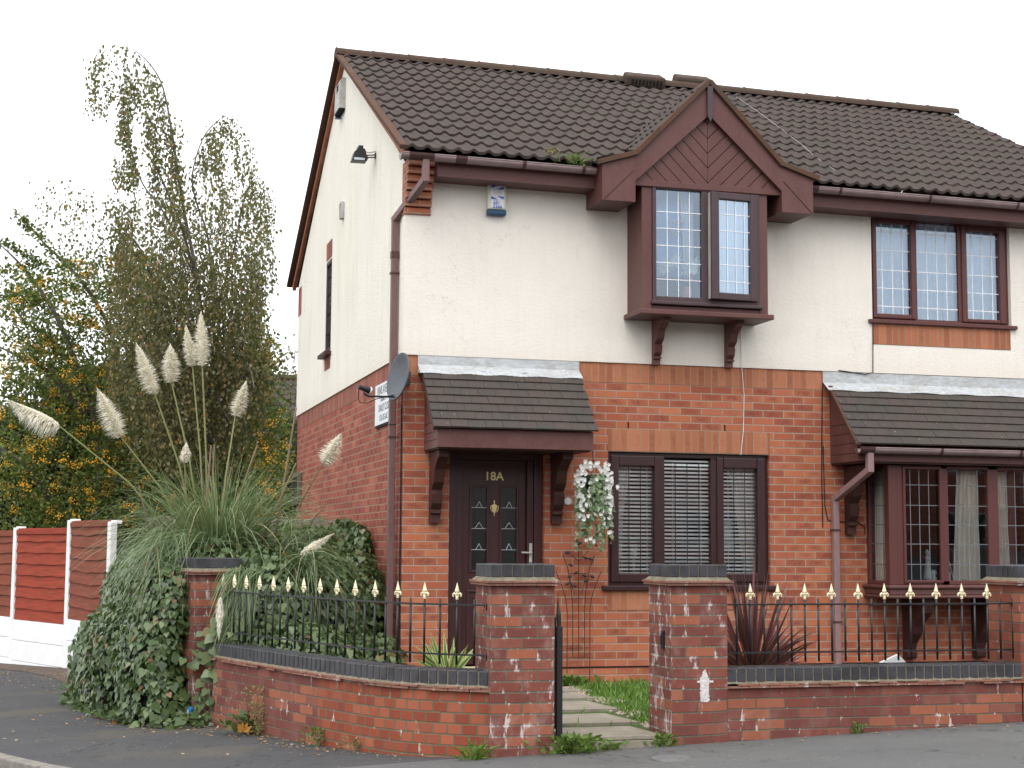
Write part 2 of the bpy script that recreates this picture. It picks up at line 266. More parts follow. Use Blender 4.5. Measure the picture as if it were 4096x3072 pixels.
# ------------------------------------------------------------------ objects
def tag(o, label=None, cat=None, group=None, kind=None):
    if label: o['label'] = label
    if cat: o['category'] = cat
    if group: o['group'] = group
    if kind: o['kind'] = kind
    return o
ORG = {}
def thing(name, loc, label, cat, group=None):
    o = bpy.data.objects.new(name, None); COL.objects.link(o); o.location = loc; o.empty_display_size = .2; ORG[o.name] = Vector(loc)
    return tag(o, label, cat, group)
class G:      # mesh collector in world coordinates
    def __init__(s): s.v = []; s.f = []; s.uv = {}; s.mi = []; s.cur = 0
    def face(s, pts, uv=None):
        b = len(s.v); s.v += [tuple(p) for p in pts]; s.f.append(tuple(range(b, b+len(pts)))); s.mi.append(s.cur)
        if uv: s.uv[len(s.f)-1] = uv
        return s
    def box(s, x0, x1, y0, y1, z0, z1):
        a = [(x0,y0,z0),(x1,y0,z0),(x1,y1,z0),(x0,y1,z0),(x0,y0,z1),(x1,y0,z1),(x1,y1,z1),(x0,y1,z1)]
        b = len(s.v); s.v += a
        for q in ((0,3,2,1),(4,5,6,7),(0,1,5,4),(1,2,6,5),(2,3,7,6),(3,0,4,7)): s.f.append(tuple(b+i for i in q)); s.mi.append(s.cur)
        return s
    def obox(s, c, ex, ey, ez, hx, hy, hz):   # oriented box, half sizes
        c, ex, ey, ez = map(Vector, (c, ex, ey, ez)); b = len(s.v)
        for k in (-1, 1):
            for (i, j) in ((-1,-1),(1,-1),(1,1),(-1,1)): s.v.append(tuple(c+ex*hx*i+ey*hy*j+ez*hz*k))
        for q in ((0,3,2,1),(4,5,6,7),(0,1,5,4),(1,2,6,5),(2,3,7,6),(3,0,4,7)): s.f.append(tuple(b+i for i in q)); s.mi.append(s.cur)
        return s
    def beam(s, a, b_, wd, ht, up=(0,0,1)):
        a, b_ = Vector(a), Vector(b_); e = (b_-a); L = e.length; e.normalize(); sd = e.cross(Vector(up)).normalized(); u = sd.cross(e)
        return s.obox((a+b_)/2, e, sd, u, L/2, wd/2, ht/2)
    def prism(s, poly, ax, a0, a1):   # extrude polygon (2D) along axis ax; poly coords are the other two axes in order
        def P(p, a): return (a, p[0], p[1]) if ax == 'X' else ((p[0], a, p[1]) if ax == 'Y' else (p[0], p[1], a))
        n = len(poly); s.face([P(p, a0) for p in poly][::-1]); s.face([P(p, a1) for p in poly])
        for i in range(n): s.face([P(poly[i], a0), P(poly[(i+1) % n], a0), P(poly[(i+1) % n], a1), P(poly[i], a1)])
        return s
    def tube(s, pts, r, n=8, cap=True):
        pts = [Vector(p) for p in pts]; rs = r if isinstance(r, (list, tuple)) else [r]*len(pts); rings = []
        nn = None
        for i, p in enumerate(pts):
            t = (pts[min(i+1, len(pts)-1)]-pts[max(i-1, 0)]).normalized()
            if nn is None: nn = t.orthogonal().normalized()
            nn = (nn - t*nn.dot(t)); nn = nn.normalized() if nn.length > 1e-6 else t.orthogonal().normalized()
            bb = t.cross(nn); b = len(s.v); rings.append(b)
            for k in range(n):
                a = 2*math.pi*k/n; s.v.append(tuple(p+(nn*math.cos(a)+bb*math.sin(a))*rs[i]))
        for a, b in zip(rings, rings[1:]):
            for k in range(n): s.f.append((a+k, a+(k+1) % n, b+(k+1) % n, b+k)); s.mi.append(s.cur)
        if cap: s.f.append(tuple(rings[0]+k for k in range(n))[::-1]); s.mi.append(s.cur); s.f.append(tuple(rings[-1]+k for k in range(n))); s.mi.append(s.cur)
        return s
    def lathe(s, prof, c, ax=(0,0,1), n=16):
        ax = Vector(ax).normalized(); u = ax.orthogonal().normalized(); w_ = ax.cross(u); c = Vector(c); rings = []
        for (r, h) in prof:
            rings.append(len(s.v))
            for k in range(n): a = 2*math.pi*k/n; s.v.append(tuple(c+ax*h+(u*math.cos(a)+w_*math.sin(a))*r))
        for a, b in zip(rings, rings[1:]):
            for k in range(n): s.f.append((a+k, a+(k+1) % n, b+(k+1) % n, b+k)); s.mi.append(s.cur)
        return s
    def build(s, name, mat, parent=None, smooth=False, bevel=0., label=None, cat=None, group=None, kind=None, origin=None, autouv=True):
        me = bpy.data.meshes.new(name)
        V = np.array(s.v, dtype=float)
        if parent is not None: org = ORG[parent.name]
        elif origin is not None: org = Vector(origin)
        else: org = Vector(((V[:, 0].min()+V[:, 0].max())/2, (V[:, 1].min()+V[:, 1].max())/2, V[:, 2].min()))
        me.from_pydata([tuple(p) for p in (V-np.array(org))], [], s.f)
        for m_ in (mat if isinstance(mat, list) else [mat]): me.materials.append(m_ if not isinstance(m_, str) else M[m_])
        if isinstance(mat, list):
            for p, k in zip(me.polygons, s.mi): p.material_index = k
        if autouv:
            ul = me.uv_layers.new(name='UVMap').data
            for p in me.polygons:
                cu_ = s.uv.get(p.index)
                if cu_:
                    for li, q in zip(p.loop_indices, cu_): ul[li].uv = q
                else:
                    nx, ny, nz = map(abs, p.normal)
                    for li in p.loop_indices:
                        x, y, z = V[me.loops[li].vertex_index]
                        ul[li].uv = (y, z) if nx >= max(ny, nz) else ((x, z) if ny >= nz else (x, y))
        if smooth:
            for p in me.polygons: p.use_smooth = True
        o = bpy.data.objects.new(name, me); COL.objects.link(o); ORG[o.name] = org
        if parent is not None: o.parent = parent
        else: o.location = org
        if bevel:
            b = o.modifiers.new('bevel', 'BEVEL'); b.width = bevel; b.segments = 2; b.limit_method = 'ANGLE'
        return tag(o, label, cat, group, kind)
def copy_tree(o, delta, parent=None):
    c = o.copy(); COL.objects.link(c); c.parent = parent
    if parent is None: c.location = o.location + Vector(delta)
    ORG[c.name] = ORG[o.name] + Vector(delta)
    for ch in list(o.children): copy_tree(ch, delta, c)
    return c
def text(name, body, mat, parent, size, loc, facing='Y', extrude=.002, sx=1., align='CENTER', weight=0.):
    cu_ = bpy.data.curves.new(name, 'FONT'); cu_.body = body; cu_.size = size; cu_.extrude = extrude; cu_.align_x = align; cu_.offset = weight
    tmp = bpy.data.objects.new(name, cu_); COL.objects.link(tmp)
    dg = bpy.context.evaluated_depsgraph_get(); dg.update(); me = bpy.data.meshes.new_from_object(tmp.evaluated_get(dg)); bpy.data.objects.remove(tmp)
    g = G(); L = Vector(loc)
    for p in me.polygons:
        pts = []
        for vi in p.vertices:
            x, y, z = me.vertices[vi].co; x *= sx
            pts.append((L.x+x, L.y-z, L.z+y) if facing == 'Y' else (L.x-z, L.y-x, L.z+y))
        g.face(pts)
    bpy.data.meshes.remove(me)
    return g.build(name, mat, parent)
# ------------------------------------------------------------------ leaves (numpy, many small faces)
def leaves(name, P, T, Nn, size, shape, mat, parent=None, uvj=None, fold=.0, **kw):
    P = np.asarray(P, float); T = np.asarray(T, float); Nn = np.asarray(Nn, float); n = len(P)
    T /= np.linalg.norm(T, axis=1, keepdims=True)+1e-9; B = np.cross(Nn, T); B /= np.linalg.norm(B, axis=1, keepdims=True)+1e-9; Nn = np.cross(T, B)
    sh = np.asarray(shape, float); k = len(sh); size = np.broadcast_to(size, (n,)).reshape(n, 1, 1)
    V = P[:, None, :] + size*(sh[None, :, 0:1]*B[:, None, :] + sh[None, :, 1:2]*T[:, None, :] + (np.abs(sh[None, :, 0:1])*fold)*Nn[:, None, :])
    org = ORG[parent.name] if parent is not None else Vector((V[..., 0].mean(), V[..., 1].mean(), V[..., 2].min()))
    V = V.reshape(-1, 3) - np.array(org)
    me = bpy.data.meshes.new(name); me.vertices.add(n*k); me.vertices.foreach_set('co', V.ravel())
    me.loops.add(n*k); me.loops.foreach_set('vertex_index', np.arange(n*k, dtype=np.int32))
    me.polygons.add(n); me.polygons.foreach_set('loop_start', np.arange(0, n*k, k, dtype=np.int32)); me.polygons.foreach_set('loop_total', np.full(n, k, dtype=np.int32))
    ul = me.uv_layers.new(name='UVMap'); r = RNG.random(n) if uvj is None else np.asarray(uvj)
    U = np.zeros((n, k, 2)); U[:, :, 0] = np.clip(r, 0.005, .995)[:, None]; U[:, :, 1] = np.abs(sh[None, :, 0])
    ul.data.foreach_set('uv', U.ravel()); me.materials.append(M[mat]); me.update(); me.validate()
    o = bpy.data.objects.new(name, me); COL.objects.link(o); ORG[o.name] = org
    if parent is not None: o.parent = parent
    else: o.location = org
    return tag(o, **kw)
def rnd_dirs(n): a = RNG.normal(size=(n, 3)); return a/np.linalg.norm(a, axis=1, keepdims=True)
DIAMOND = [(0, 0), (.32, .4), (0, 1), (-.32, .4)]
OVAL = [(0, 0), (.25, .22), (.28, .55), (0, 1), (-.28, .55), (-.25, .22)]
IVYL = [(0, 0), (.26, -.12), (.50, .05), (.50, .32), (.30, .58), (.05, .95), (-.05, .95), (-.30, .58), (-.50, .32), (-.50, .05), (-.26, -.12)]
IVYV = [(0, -.05), (.3, -.18), (.52, .12), (.34, .42), (.06, 1), (-.06, 1), (-.34, .42), (-.52, .12), (-.3, -.18)]
def blades(name, roots, tips, sag, wid, mat, parent, seg=6, uvj=None, up=None, **kw):
    # arching ribbons: root -> tip with sag below the straight line, lying on a vertical plane
    g = G(); pos = []; V = []; F = []; U = []
    for i in range(len(roots)):
        a = np.array(roots[i], float); b = np.array(tips[i], float); sg = sag[i] if np.ndim(sag) else sag; wi = wid[i] if np.ndim(wid) else wid
        d = b-a; side = np.cross(d, (0, 0, 1)); side /= (np.linalg.norm(side)+1e-6); tw = RNG.normal()*.6
        sd = side*math.cos(tw)+np.array((0, 0, 1))*math.sin(tw)*.6; b0 = len(V); r = RNG.random() if uvj is None else uvj[i]
        for j in range(seg+1):
            t = j/seg; p = a+d*t; p = p+np.array((0, 0, 1))*sg*4*t*(1-t)
            ww = wi*(1-t**1.6)*(.55+.45*min(1, t*4))+.0006
            V.append(p-sd*ww/2); V.append(p+sd*ww/2)
        for j in range(seg):
            q = b0+2*j; F.append((q, q+1, q+3, q+2)); U.append([(r, .5), (r, .5), (r, .5), (r, .5)] if j < 0 else [(r, .5 if wi > .03 else 0), (r, .5 if wi > .03 else 0)]*2)
    g.v = [tuple(p) for p in V]; g.f = F; g.mi = [0]*len(F); g.uv = {i: u for i, u in enumerate(U)}
    return g.build(name, mat, parent, **kw)
def gz(x, y): return -.285 + .035*(x-.1) - .0195*(y+3.95)      # lie of the street
def gg(x, y): return -.165 + .012*min(0, y)                    # garden level
# ------------------------------------------------------------------ ground
def sheet(name, poly, mat, dz, zf=gz, **kw):
    bm = bmesh.new(); bm.faces.new([bm.verts.new((x, y, 0)) for x, y in poly]); bmesh.ops.triangulate(bm, faces=bm.faces[:])
    for v in bm.verts: v.co.z = zf(v.co.x, v.co.y)+dz
    g = G()
    for f in bm.faces: g.face([v.co[:] for v in f.verts] if f.normal.z >= 0 else [v.co[:] for v in f.verts][::-1])
    bm.free(); return g.build(name, mat, **kw)
sheet('road', [(-160,-160),(200,-160),(200,220),(-160,220)], 'tarmac', -.13, kind='structure')
KERB = [(-7.2,22),(-6.2,14),(-5.3,8),(-4.6,3.5),(-4.15,.8),(-3.80,-.9),(-3.46,-1.89),(-3.11,-2.76),(-2.6,-3.8),(-1.8,-5.0),(-.9,-5.8),(.2,-6.4),(1.6,-6.9),(3.2,-7.3),(30,-7.6),(90,-7.7)]
sheet('pavement', KERB+[(90,120),(-7.2,120)], 'tarmac', 0., kind='structure')
k = G()
cum = 0
for (a, b) in zip(KERB, KERB[1:]):
    n = max(1, int(math.dist(a, b)/.9)) if math.dist(a, b) < 12 else 12
    for i in range(n):
        p = [a[0]+(b[0]-a[0])*(i+.01)/n, a[1]+(b[1]-a[1])*(i+.01)/n]; q = [a[0]+(b[0]-a[0])*(i+.99)/n, a[1]+(b[1]-a[1])*(i+.99)/n]
        k.beam((*p, gz(*p)-.07), (*q, gz(*q)-.07), .13, .16)
k.build('kerb', 'kerb', bevel=.012, kind='structure')
sheet('pavement_strip', [(-.14,-3.93),(-.42,-3.87),(-1.18,-3.93),(-1.75,-3.85),(-1.9,-4.4),(-.9,-5.62),(.2,-6.22),(1.6,-6.72),(3.2,-7.1),(12,-7.2),(12,-3.93)], 'tarmac_l', .004, kind='structure')
gp = [(-1.7,-.2),(-1.45,-.9),(-1.16,-1.8),(-.9,-2.7),(-.55,-3.35),(-.1,-3.7),(.2,-3.72),(8.3,-3.72),(8.3,0),(0,0),(0,7.6),(-2.4,7.6),(-2.2,3)]
sheet('verge_dirt', [(-5.6,14.5),(-4.6,13.0),(-3.85,11.2),(-3.0,9.3),(-2.4,7.4),(-2.4,5.0),(-2.95,5.4),(-3.2,7.3),(-3.6,9.0),(-4.4,11.0),(-5.8,14.2)], 'dirt', .005, kind='structure')
sheet('garden_soil', gp, 'soil', 0., lambda x, y: gg(x, y), kind='structure')
sheet('lawn', [(.32,-3.9),(1.14,-3.9),(1.14,-3.7),(4.0,-3.7),(4.0,-.02),(.3,-.02)], 'grassbase', .012, lambda x, y: gg(x, y), kind='structure')
# grass blades as one mass
n = 8200; gx = RNG.uniform(.5, 2.6, n); gy = RNG.uniform(-3.85, -.05, n)
keep = ~((gx < 1.12) & (gy < -3.3)); keep &= (gx > 1.20+.105*(gy+3.7)) | ((RNG.random(n) < .10) & (np.abs(((gy+3.2)/.82) % 1 - .02) < .08)); gx, gy = gx[keep], gy[keep]; n = len(gx)
P = np.stack([gx, gy, np.array([gg(a, b) for a, b in zip(gx, gy)])+.01], 1)
T = np.stack([RNG.normal(0, .5, n), RNG.normal(0, .5, n), np.ones(n)], 1); Nn = rnd_dirs(n)
leaves('grass', P, T, Nn, RNG.uniform(.03, .085, n), [(-.09, 0), (.09, 0), (.06, .6), (0, 1), (-.06, .6)], 'grass', kind='stuff')
# gravel scattered at the edge of the path
gr = G()
for cx_, cy_, sx_, sy_, n in ((1.50,-.75,.07,.12,110),(1.52,-1.5,.06,.10,90),(1.42,-2.45,.06,.09,80),(1.30,-3.2,.04,.1,70),(2.0,-.10,.22,.04,70),(1.42,-.45,.10,.08,80),(1.45,-1.15,.05,.2,60)):
    for _ in range(n):
        x, y = random.gauss(cx_, sx_), random.gauss(cy_, sy_)
        if y > -.06: continue
        r = random.uniform(.006, .013); z = gg(x, y)+.016
        gr.obox((x, y, z), Vector((1, random.random(), .2)).normalized(), Vector((-random.random(), 1, .1)).normalized(), (0, 0, 1), r*1.2, r, r*.6)
gr.build('gravel', 'gravel', kind='stuff')
g = G(); g.box(.30, 1.165, -3.93, -3.885, -.42, -.205); g.build('kerb_edging', 'slab', kind='structure')
# paving slabs up the garden path
for i, (x0, x1, y0, y1) in enumerate(((.42,1.15,-3.88,-3.27),(.55,1.24,-3.10,-2.46),(.72,1.38,-2.24,-1.56),(.84,1.46,-1.42,-.92),(.92,1.5,-.84,-.46))):
    g = G(); za, zb = gg(x0, y0), gg(x0, y1); t = random.uniform(-.02, .02)
    g.prism([(x0, y0), (x1, y0+t), (x1-.05+t, y1), (x0+.03, y1+t)], 'Z', zb-.14, zb+.026)
    g.build('paving_slab', 'slab', bevel=.008, label=['grey paving slab at the gate opening, nearest the pavement', 'grey paving slab second from the gate, broadest in view', 'grey paving slab third from the gate, beside the grass', 'small grey slab fourth from the gate, next to pale gravel', 'last grey slab of the path, nearest the brick house wall'][i], cat='paving slab', group='stone slabs of the garden path')
# ------------------------------------------------------------------ the house
H = thing('semi_detached_house', (4.1, 3.8, -.2), 'pair of brick and white rendered semi-detached houses with brown tiled roof and projecting gabled window', 'house')
W_, D_ = 8.26, 7.58
ZS = 2.975   # foot of the render
def wall_holes(g, x0, x1, z0, z1, holes, y, depth):
    xs = sorted({x0, x1, *[h[0] for h in holes], *[h[1] for h in holes]}); zs = sorted({z0, z1, *[h[2] for h in holes], *[h[3] for h in holes]})
    for a, b in zip(xs, xs[1:]):
        for c, d in zip(zs, zs[1:]):
            mx, mz = (a+b)/2, (c+d)/2
            if any(h[0] < mx < h[1] and h[2] < mz < h[3] for h in holes): continue
            g.face([(a, y, c), (b, y, c), (b, y, d), (a, y, d)])
    for h in holes:
        a, b, c, d = h[:4]; q = y+depth
        g.face([(a, y, c), (a, q, c), (a, q, d), (a, y, d)][::-1]); g.face([(b, y, c), (b, q, c), (b, q, d), (b, y, d)])
        g.face([(a, y, d), (b, y, d), (b, q, d), (a, q, d)][::-1]); g.face([(a, y, c), (b, y, c), (b, q, c), (a, q, c)])
g = G(); wall_holes(g, 0, W_, -.5, ZS+.04, [(.45, 1.40, -.02, 2.075), (2.05, 3.775, .77, 2.095), (4.86, 6.74, .72, 2.0)], 0, .12)
g.face([(W_, 0, -.5), (W_, D_, -.5), (W_, D_, 3), (W_, 0, 3)]); g.face([(W_, D_, -.5), (0, D_, -.5), (0, D_, 3), (W_, D_, 3)])
g.build('brick_wall', 'brick', H)
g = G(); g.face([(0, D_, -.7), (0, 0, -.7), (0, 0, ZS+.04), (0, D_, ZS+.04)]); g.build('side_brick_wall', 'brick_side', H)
# soldier courses
g = G()
def strip(g, x0, x1, z0, z1, y=-.003): g.face([(x0, y, z0), (x1, y, z0), (x1, y, z1), (x0, y, z1)], [(x0, 0.002), (x1, 0.002), (x1, .223), (x0, .223)])
strip(g, 0.002, 4.42, 2.775, 2.985); strip(g, 2.05, 3.78, 2.1, 2.325); strip(g, 2.05, 3.775, .545, .765)
g.build('soldier_course', 'soldier', H)
g = G(); g.face([(-.003, D_, 2.775), (-.003, .0, 2.775), (-.003, .0, 2.985), (-.003, D_, 2.985)], [(D_, .002), (0, .002), (0, .223), (D_, .223)]); g.build('side_soldier_course', 'soldier_side', H)
g = G(); g.box(.004, .0441*10, -.006, .02, -.006, .008); g.box(1.41, W_, -.006, .02, -.006, .008); g.box(-.006, .02, .05, D_, -.006, .008); g.build('damp_proof_course', 'black', H)
for x in (2.26, 3.29): g = G(); g.box(x-.006, x+.006, -.005, .02, 2.33, 2.39); g.build('weep_hole', 'black', H)
# rendered first floor (stands proud of the brick)
TILT = -.0095
def ridge_z(x): return 7.07+TILT*x*.7
def eave_z(x): return 4.885+TILT*x
RY = 3.79
UP = [(4.95, 6.6, 3.53, 4.66)]
g = G(); wall_holes(g, -.02, W_, ZS, 4.80, UP+[(2.30, 3.50, 3.5, 4.66)], -.02, .14)
g.face([(-.02, -.02, ZS), (W_, -.02, ZS), (W_, .01, ZS), (-.02, .01, ZS)][::-1])
g.build('rendered_wall', 'render', H)
def gable(x, g, z0, flip=False):
    p = [(x, D_+.02, z0), (x, -.02, z0), (x, -.02, eave_z(0)-.05), (x, RY, ridge_z(0)-.06), (x, D_+.02, eave_z(0)-.03)]
    g.face(p if not flip else p[::-1])
g = G(); yw0, yw1, zw0, zw1 = 4.52, 4.98, 3.56, 4.72
zz = lambda y: (eave_z(0)-.05)+(ridge_z(0)-.06-(eave_z(0)-.05))*((y+.02)/(RY+.02)) if y <= RY else (ridge_z(0)-.06)-(ridge_z(0)-eave_z(0)-.03)*((y-RY)/(D_+.02-RY))
X = -.02
def sidecell(a, b, lo, hi0, hi1): g.face([(X, b, lo), (X, a, lo), (X, a, hi0), (X, b, hi1)])
sidecell(-.02, RY, ZS, zz(-.02), zz(RY)); sidecell(RY, yw0, ZS, zz(RY), zz(yw0)); sidecell(yw1, D_+.02, ZS, zz(yw1), zz(D_+.02))
sidecell(yw0, yw1, ZS, zw0, zw0); sidecell(yw0, yw1, zw1, zz(yw0), zz(yw1))
for (p, q) in (((yw0, zw0), (yw0, zw1)), ((yw1, zw1), (yw1, zw0)), ((yw0, zw1), (yw1, zw1)), ((yw1, zw0), (yw0, zw0))): g.face([(X, *p), (X, *q), (X+.12, *q), (X+.12, *p)])
g.face([(X, -.02, ZS), (.01, -.02, ZS), (.01, D_, ZS), (X, D_, ZS)])
g.build('rendered_gable_wall', 'render_side', H)
g = G(); gable(W_, g, 3, True); g.face([(W_, D_, 3), (0, D_, 3), (0, D_, 4.8), (W_, D_, 4.8)]); g.build('rear_rendered_wall', 'render', H)
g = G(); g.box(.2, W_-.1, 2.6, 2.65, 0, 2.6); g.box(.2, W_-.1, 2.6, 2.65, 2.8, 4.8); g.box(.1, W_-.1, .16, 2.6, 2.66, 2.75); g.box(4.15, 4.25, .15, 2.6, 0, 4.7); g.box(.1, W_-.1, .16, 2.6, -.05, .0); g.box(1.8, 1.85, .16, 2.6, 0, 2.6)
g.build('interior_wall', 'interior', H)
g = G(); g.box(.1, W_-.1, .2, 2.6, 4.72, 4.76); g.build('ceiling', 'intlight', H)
# brick trims on the gable wall
g = G()
g.face([(-.024, 4.98, 4.74), (-.024, 4.52, 4.74), (-.024, 4.52, 4.965), (-.024, 4.98, 4.965)], [(0, .002), (.46, .002), (.46, .223), (0, .223)])
g.build('brick_lintel', 'soldier_side', H); g = G()
g.face([(-.024, 4.98, 3.34), (-.024, 4.52, 3.34), (-.024, 4.52, 3.545), (-.024, 4.98, 3.545)], [(0, .002), (.46, .002), (.46, .223), (0, .223)])
g.build('brick_sill_panel', 'soldier_side', H)
g = G(); g.box(-.024, .0, 7.28, 7.6, 4.40, 4.80); g.build('rear_kneeler', 'soldier_side', H)
# kneeler: stepped corbel bricks at the eaves corner
g = G()
z = 4.335
for i in range(7):
    pr = .022+.030*i
    g.box(-.027, .232-.001*i, -.02-pr, .10+.0*i, z, z+.062); z += .0735
g.build('kneeler_corbel', 'brick', H, bevel=.003)
g = G(); z = 4.335
for i in range(7): g.box(-.0255, .225, -.03-.024*i, .1, z+.06, z+.0745); z += .0735
g.build('corbel_shadow_joint', 'gutter_d', H)  # joints coloured dark to paint shadow lines between the corbel courses
# ---- roof
def tile_sheet(g, O, E, S_, L, W, gauge, per, amp, thick=.02, spw=8, flat=False, skip=None):
    O, E, S_ = Vector(O), Vector(E).normalized(), Vector(S_).normalized(); Nn = E.cross(S_).normalized()
    nx = int(round(L/per*spw)); rows = int(math.ceil(W/gauge))
    for r in range(rows):
        s0 = r*gauge; s1 = min(W, s0+gauge+.02)
        b = len(g.v); jit = [random.uniform(-.004, .004) for _ in range(nx//(spw*2)+2)]
        for j, (s_, lift) in enumerate(((s0, -.002), (s0, thick), (s0+.012, thick+.004), (s1, .0))):
            for i in range(nx+1):
                x = i/nx*L; ph = (x/per) % 1.; hgt = 0 if flat else amp*(.5+.5*math.cos(2*math.pi*(ph-.5)))**2.1
                jj = jit[i//(spw*2)] if j else 0
                g.v.append(tuple(O+E*x+S_*(s_+(jj if j < 3 else 0))+Nn*(hgt+lift)))
        for j in range(3):
            for i in range(nx):
                a = b+j*(nx+1)+i; q = (a, a+1, a+nx+2, a+nx+1); g.f.append(q); g.mi.append(0)
                x0, x1 = i/nx*L, (i+1)/nx*L; v0, v1 = (s0+.01, s0+.02) if j < 2 else (s0+.02, s1-.025)
                g.uv[len(g.f)-1] = [(x0, v0), (x1, v0), (x1, v1), (x0, v1)]
        if O.x < 0 or True: pass
ex = Vector((W_+.1, 0, TILT*(W_+.1))).normalized()
y0, z0 = -.33, eave_z(0)+.015
sl_ = Vector((0, RY-y0, ridge_z(0)-z0)); SL = sl_.length
g = G(); tile_sheet(g, (-.10, y0, z0), ex, sl_, W_+.15, SL, .3425, .15, .029, .026, spw=10); roof = g.build('tiled_roof', 'tile', H, smooth=False)
for p in roof.data.polygons: p.use_smooth = True
try:
    roof.data.set_sharp_from_angle(angle=R(35))
except Exception: pass
yb = 2*RY-y0+.12
g = G(); sb = Vector((0, RY-yb, ridge_z(0)-z0)); g.face([(-.10, yb, z0), (-.10, RY, ridge_z(0)+.02), (W_+.06, RY, ridge_z(W_)+.02), (W_+.06, yb, z0-.06)]); g.build('rear_roof_slope', 'tile', H)
# verge undercloak and edge of the roof over the gable
g = G()
for (ya, za, yb_, zb) in ((y0-.01, z0+.0, RY, ridge_z(0)), (yb, z0+.0, RY, ridge_z(0))):
    a = Vector((-.105, ya, za)); b = Vector((-.105, yb_, zb)); g.beam(a+Vector((.0, 0, .012)), b+Vector((0, 0, .012)), .075, .045, (0, 0, 1))
g.build('verge', 'verge', H, bevel=.005)
g = G()
for (ya, yb_) in ((y0+.12, RY), (yb-.1, RY)):
    g.beam((-.045, ya, eave_z(0)-.04+.02), (-.045, yb_, ridge_z(0)-.055), .05, .075)
g.build('gable_brick_verge', 'soldier', H)
g = G()
x = -.14
while x < W_+.02:
    L = min(.445, W_+.05-x); n = 10; b = len(g.v); zc = ridge_z(x)-.015
    for xx, dz in ((x, .006), (x+.03, .0), (x+L+.005, -.004)):
        for i in range(n+1):
            a = math.pi*i/n; g.v.append((xx, RY-.125*math.cos(a), zc+TILT*.7*(xx-x)+(.105*math.sin(a)**.8)+dz))
    for j in range(2):
        for i in range(n): q = b+j*(n+1)+i; g.f.append((q, q+n+1, q+n+2, q+1)); g.mi.append(0); g.uv[len(g.f)-1] = [(x+.1, .1*i), (x+.3, .1*i), (x+.3, .1*i+.1), (x+.1, .1*i+.1)]
    g.f.append(tuple(b+i for i in range(n+1))); g.mi.append(0)
    x += L
g.build('ridge_tiles', 'ridge', H)
sv = sl_.normalized(); nv = ex.cross(sv).normalized()
def roofpt(x, s_, h): return Vector((-.10, y0, z0))+ex*(x+.10)+sv*s_+nv*h
for (xa, xb, s_) in ((3.52, 4.04, SL-.13), (4.27, 4.77, SL+.10)):
    g = G(); c = roofpt((xa+xb)/2, s_, .09); g.obox(c, ex, sv, nv, (xb-xa)/2, .12, .075)
    cap = g.build('roof_vent', 'board_dk' if False else 'ridge', H, bevel=.035)
    g = G()
    for i in range(9): x = xa+.07+(xb-xa-.14)*i/8; g.obox(roofpt(x, s_-.122, .085), ex, sv, nv, .012, .004, .028)
    g.build('grille', 'black', cap)
# ---- gutters, fascia, downpipes
def gutter(xa, xb, y, zf, name='gutter'):
    g = G(); n = 8
    for i in range(1):
        b = len(g.v)
        for x in (xa, xb):
            for rr in (.056, .050):
                for j in range(n+1): a = math.pi*j/n; g.v.append((x, y-rr*math.cos(a), zf(x)-rr*math.sin(a)*.95))
        q = n+1
        for j in range(n): g.f.append((b+j, b+j+1, b+2*q+j+1, b+2*q+j)); g.f.append((b+q+j, b+3*q+j, b+3*q+j+1, b+q+j+1)); g.mi += [0, 0]
        for e in (0, n): g.f.append((b+e, b+2*q+e, b+3*q+e, b+q+e)); g.mi.append(0)
    g.tube([(xa, y-.054, zf(xa)+.002), (xb, y-.054, zf(xb)+.002)], .0065, 6)
    return g.build(name, 'gutter', H, smooth=True)
GZ = lambda x: eave_z(x)-.048
GY = -.375
gu = gutter(-.13, 1.79, GY, GZ)
def clip(gu, x, wd, y, zf, mat='gutter_d'):
    g = G(); n = 8; b = len(g.v)
    for xx in (x-wd/2, x+wd/2):
        for j in range(n+1): a = math.pi*j/n; g.v.append((xx, y-.0625*math.cos(a), zf(xx)+.008-.064*math.sin(a)))
        
    for j in range(n): g.f.append((b+j, b+j+1, b+n+2+j, b+n+1+j)); g.mi.append(0)
    return g.build('gutter_bracket', mat, gu)
for x, wd in ((.055, .24), (.44, .11), (1.06, .035), (1.66, .035)): clip(gu, x, wd, GY, GZ)
g = G(); g.prism([(GY-.062*math.cos(math.pi*j/8), GZ(0)-.062*math.sin(math.pi*j/8)) for j in range(9)], 'X', -.145, -.13); g.build('gutter_end', 'gutter', gu)
gu2 = gutter(4.06, W_+.1, GY, GZ)
for x, wd in ((4.11, .09), (4.40, .03), (5.42, .03), (6.45, .03)): clip(gu2, x, wd, GY, GZ)
def fz(x): return TILT*x
for xa, xb in ((.232, 1.81), (4.04, W_)):
    g = G(); g.prism([(-.02, 4.665), (-.30, 4.665), (-.30, 4.865), (-.02, 4.90)], 'X', xa, xb)
    g.v = [(x, y, z+fz(x)) for x, y, z in g.v]; g.build('fascia', 'board', H, bevel=.004)
def pipe(pts, wd, mat, name='downpipe', collars=()):
    g = G()
    for a, b in zip(pts, pts[1:]):
        a_, b_ = Vector(a), Vector(b); e = (b_-a_).normalized(); g.beam(a_-e*wd*.35, b_+e*wd*.35, wd, wd, (0, 1, 0) if abs(e.z) > .5 else (0, 0, 1))
    o = g.build(name, mat, H, bevel=.008)
    for (x, y, z, hh, pr) in collars:
        c = G(); c.box(x-wd/2-pr, x+wd/2+pr, y-wd/2-pr, y+wd/2+pr, z-hh/2, z+hh/2); c.build('pipe_clip', 'gutter_d', o, bevel=.003)
    return o
